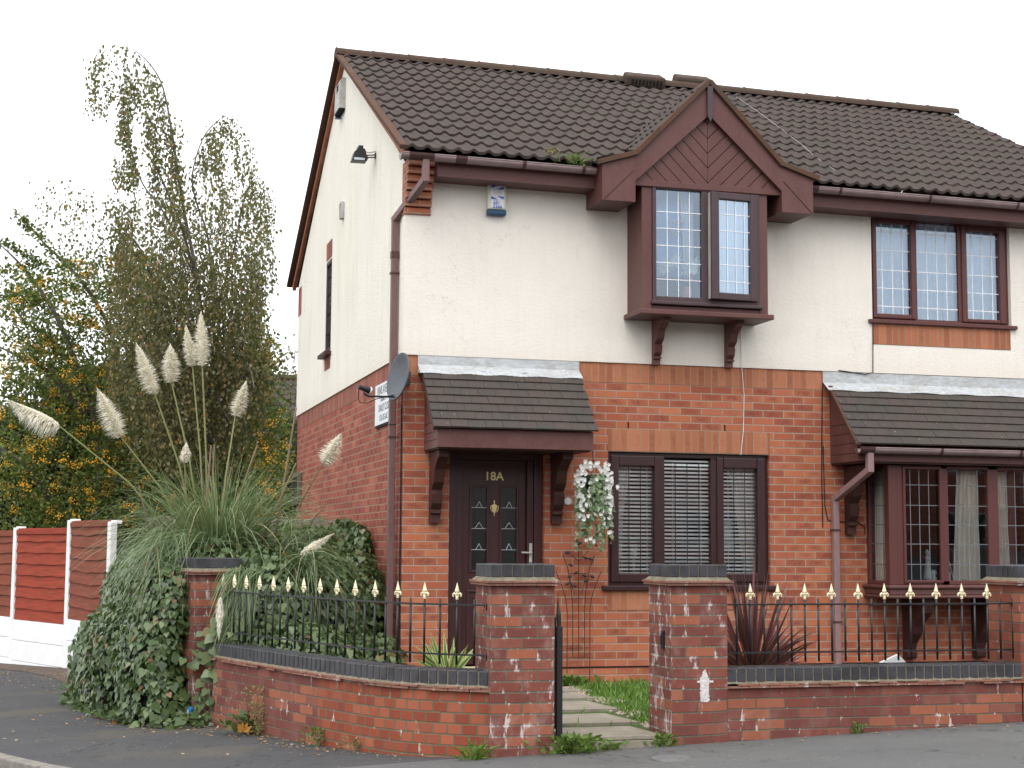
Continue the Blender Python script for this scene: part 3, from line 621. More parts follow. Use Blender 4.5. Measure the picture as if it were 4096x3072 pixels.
p1 = pipe([(.10, GY, 4.79), (.10, GY, 4.60), (-.065, .245, 4.33), (-.065, .245, .15)], .066, 'pipe', collars=((-.065, .245, 3.98, .07, .005), (-.065, .245, 3.80, .02, .009), (-.065, .245, 2.32, .012, .004), (-.065, .245, 2.20, .022, .009)))
g = G(); g.tube([(-.012, .03, 4.3), (-.012, .03, 3.4), (-.014, .035, 2.3), (-.012, .03, -.1)], .006, 6); g.tube([(-.012, .07, 2.5), (-.012, .05, 1.4), (-.012, .06, -.1)], .005, 6); g.build('cable', 'black', H)
# ---- windows
def bars(g, x0, x1, z0, z1, t, ya, yb, tb=None):
    tb = tb or t
    g.box(x0, x0+t, ya, yb, z0, z1); g.box(x1-t, x1, ya, yb, z0, z1); g.box(x0+t, x1-t, ya, yb, z1-t, z1); g.box(x0+t, x1-t, ya, yb, z0, z0+tb)
def pane(parent, x0, x1, z0, z1, y, glass, lead, vs, hs, lw=.0085):
    g = G(); g.face([(x0, y, z0), (x1, y, z0), (x1, y, z1), (x0, y, z1)]); p = g.build('glass_pane', glass, parent)
    if lead:
        g = G()
        for v in vs: g.box(v-lw/2, v+lw/2, y-.004, y-.001, z0, z1)
        for h in hs: g.box(x0, x1, y-.005, y-.0015, h-lw/2, h+lw/2)
        g.build('leading', lead, p)
    return p
def window(parent, name, x0, x1, z0, z1, y, lights, mat, glass, lead, fw=.03, mats=None):
    g = G(); bars(g, x0, x1, z0, z1, fw, y, y+.07)
    xs = sorted([l[0] for l in lights]+[l[1] for l in lights])
    for a, b in zip(lights, lights[1:]): g.box(a[1], b[0], y, y+.07, z0+fw, z1-fw)
    f = g.build(name, mat, parent, bevel=.006)
    for (a, b, gx0, gx1, gz0, gz1, vs, hs, sash) in lights:
        if sash:
            g = G(); t = .0; za, zb = z0+fw-.012, z1-fw+.012
            g.box(a-.008, gx0, y-.022, y+.05, za, zb); g.box(gx1, b+.008, y-.022, y+.05, za, zb); g.box(gx0, gx1, y-.022, y+.05, gz1, zb); g.box(gx0, gx1, y-.022, y+.05, za, gz0)
            sh = g.build('sash', mat, f, bevel=.012)
            pane(sh if False else f, gx0, gx1, gz0, gz1, y+.02, glass, lead, vs, hs)
        else: pane(f, gx0, gx1, gz0, gz1, y+.02, glass, lead, vs, hs)
    return f
Y = .045
HZ = [1.799, 1.618, 1.429, 1.233, 1.045]
gw = window(H, 'ground_floor_window', 2.055, 3.775, .785, 2.09, Y, [
    (2.098, 2.645, 2.173, 2.545, .905, 1.955, [2.289, 2.41, 2.53], HZ, True),
    (2.652, 3.154, 2.655, 3.154, .86, 1.999, [2.779, 2.906, 3.032], HZ, False),
    (3.222, 3.735, 3.288, 3.654, .905, 1.952, [3.41, 3.53, 3.64], HZ, True)], 'upvc', 'glass', 'lead_d', .04)
g = G(); g.box(1.985, 3.83, -.045, .10, .735, .785); g.build('window_sill', 'upvc', gw, bevel=.008)
g = G()
z = .90
for xa, xb in ((2.10, 2.60), (2.62, 3.19), (3.24, 3.72)):
    z = .865
    while z < 2.02:
        g.obox(((xa+xb)/2, .112, z), (1, 0, 0), Vector((0, 1, 2.2)).normalized(), Vector((0, -2.2, 1)).normalized(), (xb-xa)/2, .0102, .0012); z += .0385
    for f_ in (.25, .78): g.box(xa+(xb-xa)*f_, xa+(xb-xa)*f_+.004, .095, .098, .88, 2.0)
g.build('window_blind', 'blind', H)
def curtain(xt0, xt1, xb0, xb1, z0, z1, y, mat, name='curtain', n=24, amp=.025):
    g = G(); rows = 8; b = 0
    for j in range(rows+1):
        t = j/rows; e = t**.7
        for i in range(n+1):
            s_ = i/n; xa = xt0+(xb0-xt0)*e; xb_ = xt1+(xb1-xt1)*e; g.v.append((xa+(xb_-xa)*s_, y+amp*math.sin(s_*n*1.35)+.006*math.sin(9*t+i), z1+(z0-z1)*t))
    for j in range(rows):
        for i in range(n): q = j*(n+1)+i; g.f.append((q, q+1, q+n+2, q+n+1)); g.mi.append(0)
    return g.build(name, mat, H, smooth=True)
curtain(2.12, 2.40, 2.12, 2.24, .9, 1.98, .26, 'curtain'); curtain(3.42, 3.72, 3.60, 3.72, .9, 1.98, .26, 'curtain')
HU = [4.488, 4.289, 4.076, 3.884, 3.692]
uw = window(H, 'upper_window', 4.955, 6.6, 3.535, 4.65, .03, [
    (4.99, 5.475, 5.03, 5.432, 3.61, 4.57, [5.108, 5.228, 5.348], HU, True),
    (5.51, 6.00, 5.517, 5.991, 3.562, 4.566, [5.637, 5.754, 5.869], HU, False),
    (6.045, 6.56, 6.099, 6.491, 3.60, 4.546, [6.18, 6.30, 6.42], HU, True)], 'upvc_l', 'glass_up', 'lead_lit', .035)
g = G(); g.box(4.90, 6.65, -.06, .05, 3.495, 3.535); g.build('window_sill', 'upvc_l', uw, bevel=.006)
curtain(4.99, 6.56, 4.99, 6.56, 3.57, 4.62, .14, 'net', 'net_curtain', 90, .01)
g = G(); strip(g, 4.945, 6.58, 3.275, 3.492, -.024); g.build('window_brick_panel', 'soldier', H)
# side window of the gable wall
g = G(); X = -.018
for (a, b, c, d) in ((yw0, yw1, zw0, zw0+.05), (yw0, yw1, zw1-.05, zw1), (yw0, yw0+.05, zw0, zw1), (yw1-.05, yw1, zw0, zw1)): g.box(X, X+.05, a, b, c, d)
sw = g.build('side_window', 'upvc', H, bevel=.004)
g = G(); g.face([(X+.02, yw1-.04, zw0+.04), (X+.02, yw0+.04, zw0+.04), (X+.02, yw0+.04, zw1-.04), (X+.02, yw1-.04, zw1-.04)]); g.build('glass_pane', 'glass_up', sw)
g = G()
g.box(X+.012, X+.016, 4.745, 4.755, 3.6, 4.68)
for h in (3.8, 4.05, 4.3, 4.52): g.box(X+.012, X+.016, yw0+.05, yw1-.05, h-.004, h+.004)
g.build('leading', 'black', sw)
g = G(); g.box(-.10, .08, yw0-.06, yw1+.10, 3.50, 3.545); g.build('window_sill', 'board_dk', sw)
# ---- oriel window under the little gable
OX0, OX1, OZ0, OZ1, OY = 2.245, 3.565, 3.455, 4.72, -.45
g = G(); g.box(OX0, OX0+.02, OY+.01, -.02, OZ0, OZ1); g.box(OX1-.02, OX1, OY+.01, -.02, OZ0, OZ1)
g.box(OX0-.004, OX0+.10, OY-.006, OY+.05, OZ0, OZ1); g.box(OX1-.085, OX1+.004, OY-.006, OY+.05, OZ0, OZ1); g.box(OX0, OX1, OY, -.02, 4.70, 4.74)
g.box(OX0+.105, OX1-.085, OY, OY+.05, OZ0, OZ0+.045)
ob = g.build('oriel_window', 'board', H, bevel=.004)
g = G(); bars(g, 2.348, 3.478, 3.535, 4.69, .04, OY-.018, OY+.04, .055); g.box(2.862, 2.93, OY-.018, OY+.04, 3.58, 4.655)
g.box(2.33, 3.50, OY-.045, OY, 3.505, 3.54)
of = g.build('window_frame', 'upvc_g', ob, bevel=.008)
H5 = [4.43, 4.265, 4.095, 3.925, 3.76]
g = G(); g.face([(2.388, OY+.012, 3.59), (2.862, OY+.012, 3.59), (2.862, OY+.012, 4.65), (2.388, OY+.012, 4.65)]); pn = g.build('glass_pane', 'glass_up', ob)
g = G()
for v in (2.508, 2.624, 2.742): g.box(v-.0035, v+.0035, OY+.006, OY+.009, 3.59, 4.65)
for h in H5: g.box(2.388, 2.862, OY+.005, OY+.008, h-.0035, h+.0035)
lead = g.build('leading', 'lead_lit', pn) if False else g.build('leading', 'lead_lit', ob)
# opening sash, hinged on the right and standing ajar
hg = Vector((3.44, OY-.03, 0)); an = R(5.5); ea = Vector((-math.cos(an), -math.sin(an), 0)); eb = Vector((math.sin(an)*-1, math.cos(an), 0)); eb = Vector((-math.sin(an), math.cos(an), 0))*1
def SP(u, d, z): return hg+ea*u+eb*d+Vector((0, 0, z))
g = G()
def sb_(u0, u1, z0, z1, d0=-.02, d1=.035): g.obox(SP((u0+u1)/2, (d0+d1)/2, (z0+z1)/2), ea, eb, (0, 0, 1), (u1-u0)/2, (d1-d0)/2, (z1-z0)/2)
sb_(0, .075, 3.575, 4.645); sb_(.425, .51, 3.575, 4.645); sb_(.075, .425, 3.575, 3.645); sb_(.075, .425, 4.575, 4.645)
sash = g.build('opening_sash', 'upvc_g', ob, bevel=.008)
g = G(); g.obox(SP(.25, .012, 4.11), ea, eb, (0, 0, 1), .176, .001, .467); g.build('glass_pane', 'glass_up', ob)
g = G()
for v in (.135, .23, .325): g.obox(SP(v, .006, 4.11), ea, eb, (0, 0, 1), .0035, .0015, .467)
for h in H5: g.obox(SP(.25, .005, h), ea, eb, (0, 0, 1), .176, .0015, .0035)
g.build('leading', 'lead_lit', ob)
g = G(); g.box(2.93, 2.958, OY-.07, OY+.03, 3.585, 4.64); g.build('sash_edge', 'oldwhite', ob)
g = G(); g.box(2.205, 3.615, -.50, -.02, 3.405, 3.455); g.build('window_shelf', 'board', ob, bevel=.008)
BR = [(0, 0), (-.05, .0), (-.05, .055), (-.085, .06), (-.085, .075), (-.06, .085), (-.10, .12), (-.115, .18), (-.095, .205), (-.16, .25), (-.19, .33), (-.24, .36), (-.30, .395), (-.34, .40), (-.34, .445), (0, .445)]
def bracket(x, wd, z, sy, sz, mat, parent):
    g = G(); g.prism([(p[0]*sy-.012, z+p[1]*sz) for p in BR], 'X', x, x+wd); return g.build('bracket', mat, parent, bevel=.004)
bracket(2.502, .075, 2.965, 1, .99, 'board', ob); bracket(3.282, .075, 2.965, 1, .99, 'board', ob)
curtain(2.93, 3.44, 2.95, 3.44, 3.58, 4.66, -.28, 'net', 'net_curtain', 40, .012)
curtain(2.72, 2.86, 2.76, 2.86, 3.78, 4.66, -.25, 'net', 'net_curtain', 12, .015)
g = G(); g.box(2.36, 2.86, -.20, -.19, 3.83, 4.69); g.build('sky_tint_blind', 'net_d', H)  # added behind the pane; its blue paints the reflected sky
# ---- gable (dormer)
AX, AZ = 2.925, 5.735; FY = -.525
def gable_poly(dx, dz): return None
g = G(); g.face([(2.14, OY-.008, 4.70), (3.70, OY-.008, 4.70), (AX, OY-.008, 5.52)])
cl = G(); cl.box(2.15, 3.71, OY-.03, OY+.02, 4.665, 4.725)
gb = cl.build('gable', 'board', H, bevel=.004)
# herringbone cladding: diagonal boards meeting on the centre line
g = G(); bw = .105; yb0 = OY-.012
for sgn in (-1, 1):
    for i in range(-7, 12):
        zc = 4.60+i*bw*math.sqrt(2)
        # board from the centre line (AX, zc) upward-outward at 45 degrees
        pts = [(0, zc), (1.2, zc+1.2), (1.2, zc+1.2+bw*math.sqrt(2)*.93), (0, zc+bw*math.sqrt(2)*.93)]
        # clip to triangle z > 4.72 and under the bargeboard
        def clipz(poly, f):
            out = []
            for a, b in zip(poly, poly[1:]+poly[:1]):
                fa, fb = f(a), f(b)
                if fa >= 0: out.append(a)
                if fa*fb < 0: t = fa/(fa-fb); out.append((a[0]+(b[0]-a[0])*t, a[1]+(b[1]-a[1])*t))
            return out
        q = clipz(pts, lambda p: p[1]-4.72); q = clipz(q, lambda p: (5.56-p[1])-p[0]*1.02)
        if len(q) < 3: continue
        poly = [(AX+sgn*(x+.002), z) for x, z in q]
        g.prism(poly if sgn > 0 else poly[::-1], 'Y', yb0-.014, yb0+.02)
g.build('herringbone_cladding', 'board', gb, bevel=.004)
g = G(); g.face([(2.12, yb0+.012, 4.70), (3.73, yb0+.012, 4.70), (AX, yb0+.012, 5.54)]); g.build('cladding_backing', 'black', gb)
for sgn in (-1, 1):
    def mx(p): return [(AX+sgn*x, z) for x, z in p]
    b = mx([(0, AZ-.02), (.765, 4.965), (1.115, 4.87), (1.115, 4.49), (.775, 4.49), (.775, 4.70), (0, 5.415)])
    g = G(); g.prism(b if sgn > 0 else b[::-1], 'Y', FY, FY+.03)
    bb = g.build('bargeboard', 'board', gb, bevel=.004)
    g = G(); x0, x1 = sorted((AX+sgn*1.115, AX+sgn*.775)); g.box(x0+.002, x1-.002, FY+.03, -.02, 4.492, 4.52); x2 = AX+sgn*1.10; x3 = AX+sgn*.79
    g.box(min(x2, x2+sgn*.012), max(x2, x2+sgn*.012), FY+.03, -.02, 4.515, 4.86); g.box(min(x3, x3-sgn*.012), max(x3, x3-sgn*.012), FY+.03, -.02, 4.515, 4.72)
    g.build('boxed_eave', 'board_dk' if False else 'board', gb)
    g = G(); m_ = mx([(.765, 4.965), (1.115, 4.49)]); g.beam((AX+sgn*.79, FY-.001, 4.80), (AX+sgn*1.10, FY-.001, 4.495), .003, .008, (0, 1, 0)); g.build('joint_line', 'black', bb)
g = G(); g.prism([(AX-.028, 5.70), (AX-.028, 5.40), (AX, 5.335), (AX+.028, 5.40), (AX+.028, 5.70)], 'Y', FY-.035, FY); g.build('finial', 'upvc_g', gb, bevel=.004)
# soffit under the raking overhang
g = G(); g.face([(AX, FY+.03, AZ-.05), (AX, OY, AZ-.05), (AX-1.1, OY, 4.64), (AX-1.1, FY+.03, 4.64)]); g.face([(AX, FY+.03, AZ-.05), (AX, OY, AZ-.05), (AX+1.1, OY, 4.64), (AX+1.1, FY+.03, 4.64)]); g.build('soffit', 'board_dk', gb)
for sgn in (-1, 1):
    g = G(); Es = Vector((0, -1, 0)) if sgn < 0 else Vector((0, 1, 0))
    lo = Vector((AX+sgn*.765, 0, 4.985)); hi = Vector((AX, 0, AZ+.03)); d = hi-lo; L = 2.0
    O = Vector((lo.x, 1.42 if sgn < 0 else FY-.03, lo.z)); tile_sheet(g, O, Es, d, 1.42-FY+.03, d.length, .30, .15, .024, spw=8)
    lo2 = Vector((AX+sgn*1.17, 0, 4.855)); hi2 = Vector((AX+sgn*.75, 0, 4.985)); d2 = hi2-lo2
    O = Vector((lo2.x, .55 if sgn < 0 else FY-.03, lo2.z)); tile_sheet(g, O, Es, d2, .55-FY+.03, d2.length, .30, .15, .024, spw=8)
    tr = g.build('gable_roof', 'tile', gb)
    g = G(); g.beam((lo.x, FY-.012, lo.z-.004), (hi.x, FY-.012, hi.z-.01), .05, .05, (0, 1, 0)); g.beam((lo2.x, FY-.012, lo2.z-.004), (hi2.x, FY-.012, hi2.z-.004), .05, .045, (0, 1, 0)); g.build('verge', 'verge', tr, bevel=.006)
g = G(); g.prism([(AX-.12, AZ-.085), (AX, AZ+.035), (AX+.12, AZ-.085), (AX+.10, AZ-.095), (AX, AZ+.01), (AX-.10, AZ-.095)], 'Y', FY-.03, 1.40); g.build('ridge_tiles', 'ridge', gb)
# mossy weeds in the valley above the gutter: separate plants below
# ---- porch canopy over the door
def canopy(name, x0, x1, ztop, zbot, ydep, with_gutter=False, rows=7):
    g = G(); a = Vector((0, -.10, ztop)); b = Vector((0, -ydep, zbot)); sdir = (a-b); Ls = sdir.length; sdir.normalize(); nn = Vector((1, 0, 0)).cross(sdir).normalized()
    nn = nn if nn.z > 0 else -nn; gauge = Ls/rows
    for r in range(rows):
        off = (r % 2)*.083; x = x0-off
        while x < x1:
            xa, xb = max(x, x0)+.0015, min(x+.165, x1)-.0015
            if xb-xa > .02:
                c = Vector(((xa+xb)/2, b.y, b.z))+sdir*(r*gauge+gauge*.5+.01)+nn*(.012+random.uniform(-.0015, .0015)); tl = (sdir+nn*-.13).normalized()
                bidx = len(g.f); g.obox(c, (1, 0, 0), tl, Vector((1, 0, 0)).cross(tl), (xb-xa)/2, gauge*.5+.018, .009)
                for q in range(6): g.uv[bidx+q] = [(x+.01+.14*((k_ % 4) in (1, 2)), r*.095+.01+.07*((k_ % 4) in (2, 3))) for k_ in range(4)]
            x += .165
    o = g.build(name, 'tile_small', H)
    return o
c1 = canopy('door_canopy', .15, 1.735, 2.80, 2.235, .63)
g = G()   # lead flashing: upstand and apron with a ragged lower lip
for i in range(32):
    xa = .125+(1.745-.125)*i/32; xb = .125+(1.745-.125)*(i+1)/32; lp = .004*math.sin(i*.9)
    g.face([(xa, -.016, 2.985), (xa, -.014, 2.885), (xb, -.014, 2.885), (xb, -.016, 2.985)]); g.face([(xa, -.014, 2.885), (xa, -.145, 2.79+lp), (xb, -.145, 2.79+lp), (xb, -.014, 2.885)])
g.face([(.125, -.016, 2.985), (.125, -.016, 2.80), (.125, -.145, 2.79), (.125, -.014, 2.885)])
g.build('lead_flashing', 'flash', c1)
g = G(); g.box(.195, 1.70, -.595, -.57, 2.06, 2.235); g.build('fascia', 'board', c1, bevel=.004)
for xs in ((.20, .215), (1.68, 1.695)):
    g = G(); zc = [2.062, 2.135, 2.14, 2.21, 2.215, 2.30, 2.305, 2.80]
    def yl(z): return -.57 if z < 2.235 else -.57+(z-2.235)*(.57-.08)/(2.80-2.235)
    for a, b in zip(zc[::2], zc[1::2]): g.prism([(0, a), (yl(a), a), (yl(b), b), (0, b)] if yl(b) == yl(a) else [(0, a), (yl(a), a), (yl(max(a, 2.235)), max(a, 2.235)), (yl(b), b), (0, b)], 'X', *xs)
    g.build('cheek_boards', 'board', c1)
g = G(); g.beam((.172, -.09, 2.79), (.172, -.62, 2.225), .035, .05, (1, 0, 0)); g.build('verge_trim', 'verge', c1, bevel=.004)
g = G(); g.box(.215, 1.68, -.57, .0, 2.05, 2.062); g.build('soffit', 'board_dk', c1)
bracket(.25, .10, 1.375, 1.22, 1.52, 'board_dk', c1); bracket(1.455, .10, 1.378, 1.22, 1.52, 'board_dk', c1)
# ---- front door
g = G(); bars(g, .45, 1.40, -.01, 2.075, .085, .06, .13, .03)
g.box(.535, .60, .085, .13, .02, 1.99); g.box(1.25, 1.315, .085, .13, .02, 1.99)
fd = g.build('front_door', 'door', H, bevel=.006)
g = G(); y = .13
LX0, LX1 = .60, 1.25
g.box(LX0, LX1, y, y+.04, .03, 1.99)
for (a, b) in ((.70, .855), (1.0, 1.155)):
    bars(g, a-.02, b+.02, .905, 1.745, .022, y-.014, y)
bars(g, .66, 1.19, .10, .74, .022, y-.014, y); bars(g, .72, 1.13, .38, .68, .014, y-.01, y); 
lf = g.build('door_leaf', 'door', fd, bevel=.005)
g = G()
for (a, b) in ((.702, .853), (1.002, 1.153)): g.box(a, b, y-.006, y-.002, .927, 1.723)
dg = g.build('glass_panel', 'glass_door', fd); g = G()
for (a, b) in ((.702, .853), (1.002, 1.153)): g.box(a, b, y-.002, y-.0005, .927, 1.723)
g.build('panel_backing', plain('smoky glass', (.13, .165, .17), .3, .1), fd)
g = G()
for (a, b) in ((.702, .853), (1.002, 1.153)):
    c = (a+b)/2
    for zc, wd in ((1.535, .030), (1.333, .042), (1.13, .030)):
        g.beam((c-wd, y-.009, zc-.005), (c, y-.009, zc+.055), .003, .014, (0, 1, 0)); g.beam((c, y-.009, zc+.055), (c+wd, y-.009, zc-.005), .003, .009, (0, 1, 0))
        g.box(a, b, y-.009, y-.007, zc-.007, zc-.003)
        g.box(b-.008, b-.005, y-.009, y-.007, .927, 1.723)
g.build('bevel_pattern', plain('bevelled glass', (.62, .67, .74), .25, .1), fd)
text('house_number', '18A', M['brass'], fd, .115, (.925, .124, 1.797), weight=.0015)
g = G(); c = Vector((.927, .118, 1.525))
g.lathe([(0, -.075), (.006, -.07), (.003, -.06), (.008, -.055), (.004, -.045), (.004, -.04)], c, (0, 0, 1), 10)
g.lathe([(0, .08), (.004, .075), (.008, .06), (.004, .05), (.006, .04), (.003, .03)], c, (0, 0, 1), 10)
g.prism([(c.x-.028, c.z+.028), (c.x-.020, c.z-.02), (c.x-.006, c.z-.035), (c.x+.006, c.z-.035), (c.x+.020, c.z-.02), (c.x+.028, c.z+.028), (c.x+.012, c.z+.036), (c.x-.012, c.z+.036)][::-1], 'Y', .114, .126)
g.tube([(c.x+.038*math.sin(t), .108, c.z+.005-.045*math.cos(t)+.0) for t in [x*.25-2.0 for x in range(17)]], .0045, 6)
g.build('knocker', 'brass', fd)
g = G(); g.box(1.270, 1.300, .074, .086, 1.00, 1.19); g.lathe([(0, 0), (.011, .0), (.011, .03), (0, .03)], (1.285, .048, 1.095), (0, 1, 0), 10); g.beam((1.29, .048, 1.098), (1.185, .048, 1.102), .012, .016); g.lathe([(0, 0), (.011, 0), (.006, .02)], (1.285, .055, 1.02), (0, 1, 0), 10)
g.build('door_handle', 'steel', fd, bevel=.003)
g = G(); g.box(.47, 1.38, .0, .08, -.02, .02); g.box(.47, 1.38, -.04, .0, -.015, -.003); g.build('threshold', plain('pale threshold', (.55, .52, .34), .5, .2), fd)
# ---- neighbour's bay window and its canopy
c2 = canopy('bay_canopy', 4.43, 7.17, 2.77, 2.185, .63)
g = G()
for i in range(54):
    xa = 4.375+(7.2-4.375)*i/54; xb = 4.375+(7.2-4.375)*(i+1)/54; lp = .004*math.sin(i*.7)
    g.face([(xa, -.016, 2.97), (xa, -.014, 2.86), (xb, -.014, 2.86), (xb, -.016, 2.97)]); g.face([(xa, -.014, 2.86), (xa+.0, -.145, 2.765+lp), (xb, -.145, 2.765+lp), (xb, -.014, 2.86)])
g.box(5.30, 5.306, -.020, -.014, 2.86, 2.965)
g.build('lead_flashing', 'flash', c2)
g = G(); g.box(4.47, 7.14, -.595, -.57, 2.02, 2.17); g.build('fascia', 'board', c2, bevel=.004)
for xs in ((4.455, 4.475), (7.13, 7.145)):
    g = G(); zc = [2.022, 2.10, 2.105, 2.20, 2.205, 2.30, 2.305, 2.40, 2.405, 2.78]
    def yl(z): return -.60 if z < 2.17 else -.60+(z-2.17)*(.60-.06)/(2.78-2.17)
    for a, b in zip(zc[::2], zc[1::2]): g.prism([(0, a), (yl(a), a), (yl(max(a, 2.17)), max(a, 2.17)), (yl(b), b), (0, b)], 'X', *xs)
    g.build('cheek_boards', 'board', c2)
g = G(); g.beam((4.425, -.07, 2.81), (4.44, -.64, 2.175), .03, .05, (1, 0, 0)); g.build('verge_trim', 'verge', c2, bevel=.004)
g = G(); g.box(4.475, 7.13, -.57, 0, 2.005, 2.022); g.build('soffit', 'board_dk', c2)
gu3 = gutter(4.44, 7.2, -.66, lambda x: 2.145)
for x, wd in ((4.50, .16), (5.32, .03), (6.22, .03)): clip(gu3, x, wd, -.66, lambda x: 2.145)
p2 = pipe([(4.545, -.66, 2.08), (4.545, -.66, 1.93), (4.475, -.05, 1.66), (4.475, -.05, -.15)], .066, 'pipe2', collars=((4.475, -.05, 1.345, .02, .009), (4.475, -.05, .42, .02, .006)))
g = G(); g.box(4.50, 4.60, -.09, 0, 1.36, 2.0); 
bracket(4.60, .10, 1.30, 1.15, 1.55, 'board_dk', c2)
# bay box
BX0, BX1, BY = 4.85, 6.77, -.47
g = G()
g.box(BX0, BX0+.09, BY, BY+.09, .80, 2.0); g.box(BX0+.09, 5.03, BY+.008, BY+.07, .80, 2.0); g.box(BX1-.09, BX1, BY, BY+.09, .80, 2.0); g.box(6.52, BX1-.09, BY+.008, BY+.07, .80, 2.0)
g.box(5.434, 5.525, BY+.008, BY+.07, .80, 2.0); g.box(5.982, 6.103, BY+.008, BY+.07, .80, 2.0)
g.box(5.03, 6.52, BY+.008, BY+.07, 1.965, 2.0); g.box(5.03, 6.52, BY+.008, BY+.07, .80, .845)
g.box(BX0, BX0+.06, -.06, 0, .80, 2.0); g.box(BX0, BX0+.06, BY+.09, -.06, 1.96, 2.0); g.box(BX0, BX0+.06, BY+.09, -.06, .80, .84)
g.box(BX1-.06, BX1, -.06, 0, .80, 2.0)
bf = g.build('bay_window', 'upvc_l', H, bevel=.007)
HB = [1.801, 1.596, 1.403, 1.208, 1.005]
for (a, b, vs) in ((5.03, 5.434, [5.109, 5.211, 5.318]), (5.525, 5.982, [5.64, 5.755, 5.87]), (6.103, 6.52, [6.21, 6.31, 6.42])): pane(bf, a, b, .845, 1.965, BY+.035, 'glass', 'lead', vs, HB)
g = G(); bars(g, 5.01, 5.45, .82, 1.985, .028, BY-.008, BY+.03); g.build('sash', 'upvc_l', bf, bevel=.006)
g = G(); g.face([(BX0+.03, -.06, .84), (BX0+.03, BY+.09, .84), (BX0+.03, BY+.09, 1.96), (BX0+.03, -.06, 1.96)]); gp_ = g.build('glass_pane', 'glass', bf)
g = G()
for h in HB: g.box(BX0+.024, BX0+.028, BY+.09, -.06, h-.0035, h+.0035)
g.box(BX0+.024, BX0+.028, -.30, -.293, .84, 1.96); g.box(BX0+.024, BX0+.028, -.17, -.163, .84, 1.96); g.build('leading', 'lead', gp_)
g = G(); g.box(4.79, 6.83, -.56, 0, .765, .80); g.box(4.815, 6.80, -.535, 0, .70, .765); g.box(4.80, 6.82, -.55, 0, .67, .70); g.build('window_sill', 'board', bf, bevel=.012)
for x in (5.24, 6.04):
    g = G(); g.prism([(0, .04), (-.06, .04), (-.09, .06), (-.10, .10), (-.07, .13), (-.10, .20), (-.20, .30), (-.24, .38), (-.30, .44), (-.42, .52), (-.44, .60), (-.44, .67), (0, .67)], 'X', x, x+.11); g.build('bracket', 'board_dk', bf, bevel=.006)
curtain(5.74, 5.97, 5.66, 5.98, .81, 1.96, -.30, 'curtain'); curtain(6.12, 6.30, 6.12, 6.32, .81, 1.96, -.30, 'curtain'); curtain(4.89, 5.0, 4.89, 5.0, .81, 1.96, -.30, 'curtain')
g = G(); v0 = len(g.v); g.face([(4.905, -.40, .84), (4.905, -.08, .84), (4.905, -.08, 1.95), (4.905, -.40, 1.95)]); g.build('side_curtain', 'curtain', H)
g = G(); g.box(6.33, 6.42, -.28, -.26, .84, 1.95); g.build('dark_curtain', 'board', H)
# cables on the front wall
g = G()
g.tube([(3.46, -.026, 3.40), (3.47, -.028, 2.98), (3.50, -.01, 2.7), (3.49, -.01, 2.35), (3.46, -.008, 2.09)], .004, 5); g.build('cable', 'white', H)
g = G()
g.tube([(4.95, -.03, 3.49), (4.94, -.03, 2.98), (4.86, -.025, 2.955), (4.55, -.025, 2.985)], .005, 5); g.tube([(4.385, -.008, 2.9), (4.37, -.008, 2.75), (4.35, -.01, 1.9), (4.355, -.01, 1.37)], .0055, 5)
g.tube([(4.37, -.012, 2.2), (4.38, -.012, 1.6), (4.41, -.012, 1.45), (4.47, -.012, 1.43), (4.75, -.012, 1.43), (4.82, -.012, 1.38), (4.83, -.012, 1.3)], .005, 5); g.build('cable', 'black', H)
g = G(); g.tube([(4.939, 3.40, 6.875), (4.878, 2.573, 6.44), (4.777, 1.597, 5.92), (4.70, 1.0, 5.61), (4.634, .616, 5.40), (4.612, .094, 5.12), (4.57, .06, 5.10)], .0025, 5); g.build('roof_cable', 'oldwhite', H)
# ================================================================= small things fixed to the walls
# bell box by the eaves
A = thing('alarm_box', (.875, -.05, 4.36), 'cream bell box with blue base and telephone number under the front eaves', 'alarm box')
g = G(); g.box(.785, .97, -.088, -.02, 4.425, 4.685); g.build('box', 'cream', A, bevel=.014)
g = G(); g.box(.782, .973, -.090, -.02, 4.37, 4.424); g.build('base', 'bluebase', A, bevel=.012)
g = G(); g.box(.815, .945, -.0905, -.088, 4.445, 4.665); stk = g.build('sticker', 'sticker', A)
g = G(); yy = -.0925
for pts in ([(.818, 4.662), (.818, 4.632), (.884, 4.657)], [(.874, 4.624), (.942, 4.652), (.942, 4.622)], [(.818, 4.552), (.818, 4.524), (.886, 4.522)], [(.874, 4.556), (.942, 4.553), (.942, 4.525)]): g = G(); g.prism(pts, 'Y', yy, yy+.0012); g.build('blue_flash', 'blueink', stk)
text('lettering', 'GB', M['greyink'], A, .056, (.88, -.0915, 4.584), extrude=.0006, sx=1.15, weight=.001)
text('lettering', 'SECURITY', M['greyink'], A, .020, (.88, -.0915, 4.564), extrude=.0006)
text('lettering', '0161', M['blueink'], A, .020, (.868, -.0915, 4.505), extrude=.0006, sx=1.3)
text('lettering', '681', M['blueink'], A, .042, (.872, -.0915, 4.468+.004), extrude=.0006, sx=1.1, weight=.0008)
text('lettering', '5366', M['blueink'], A, .042, (.882, -.0915, 4.437), extrude=.0006, sx=1.1, weight=.0008)
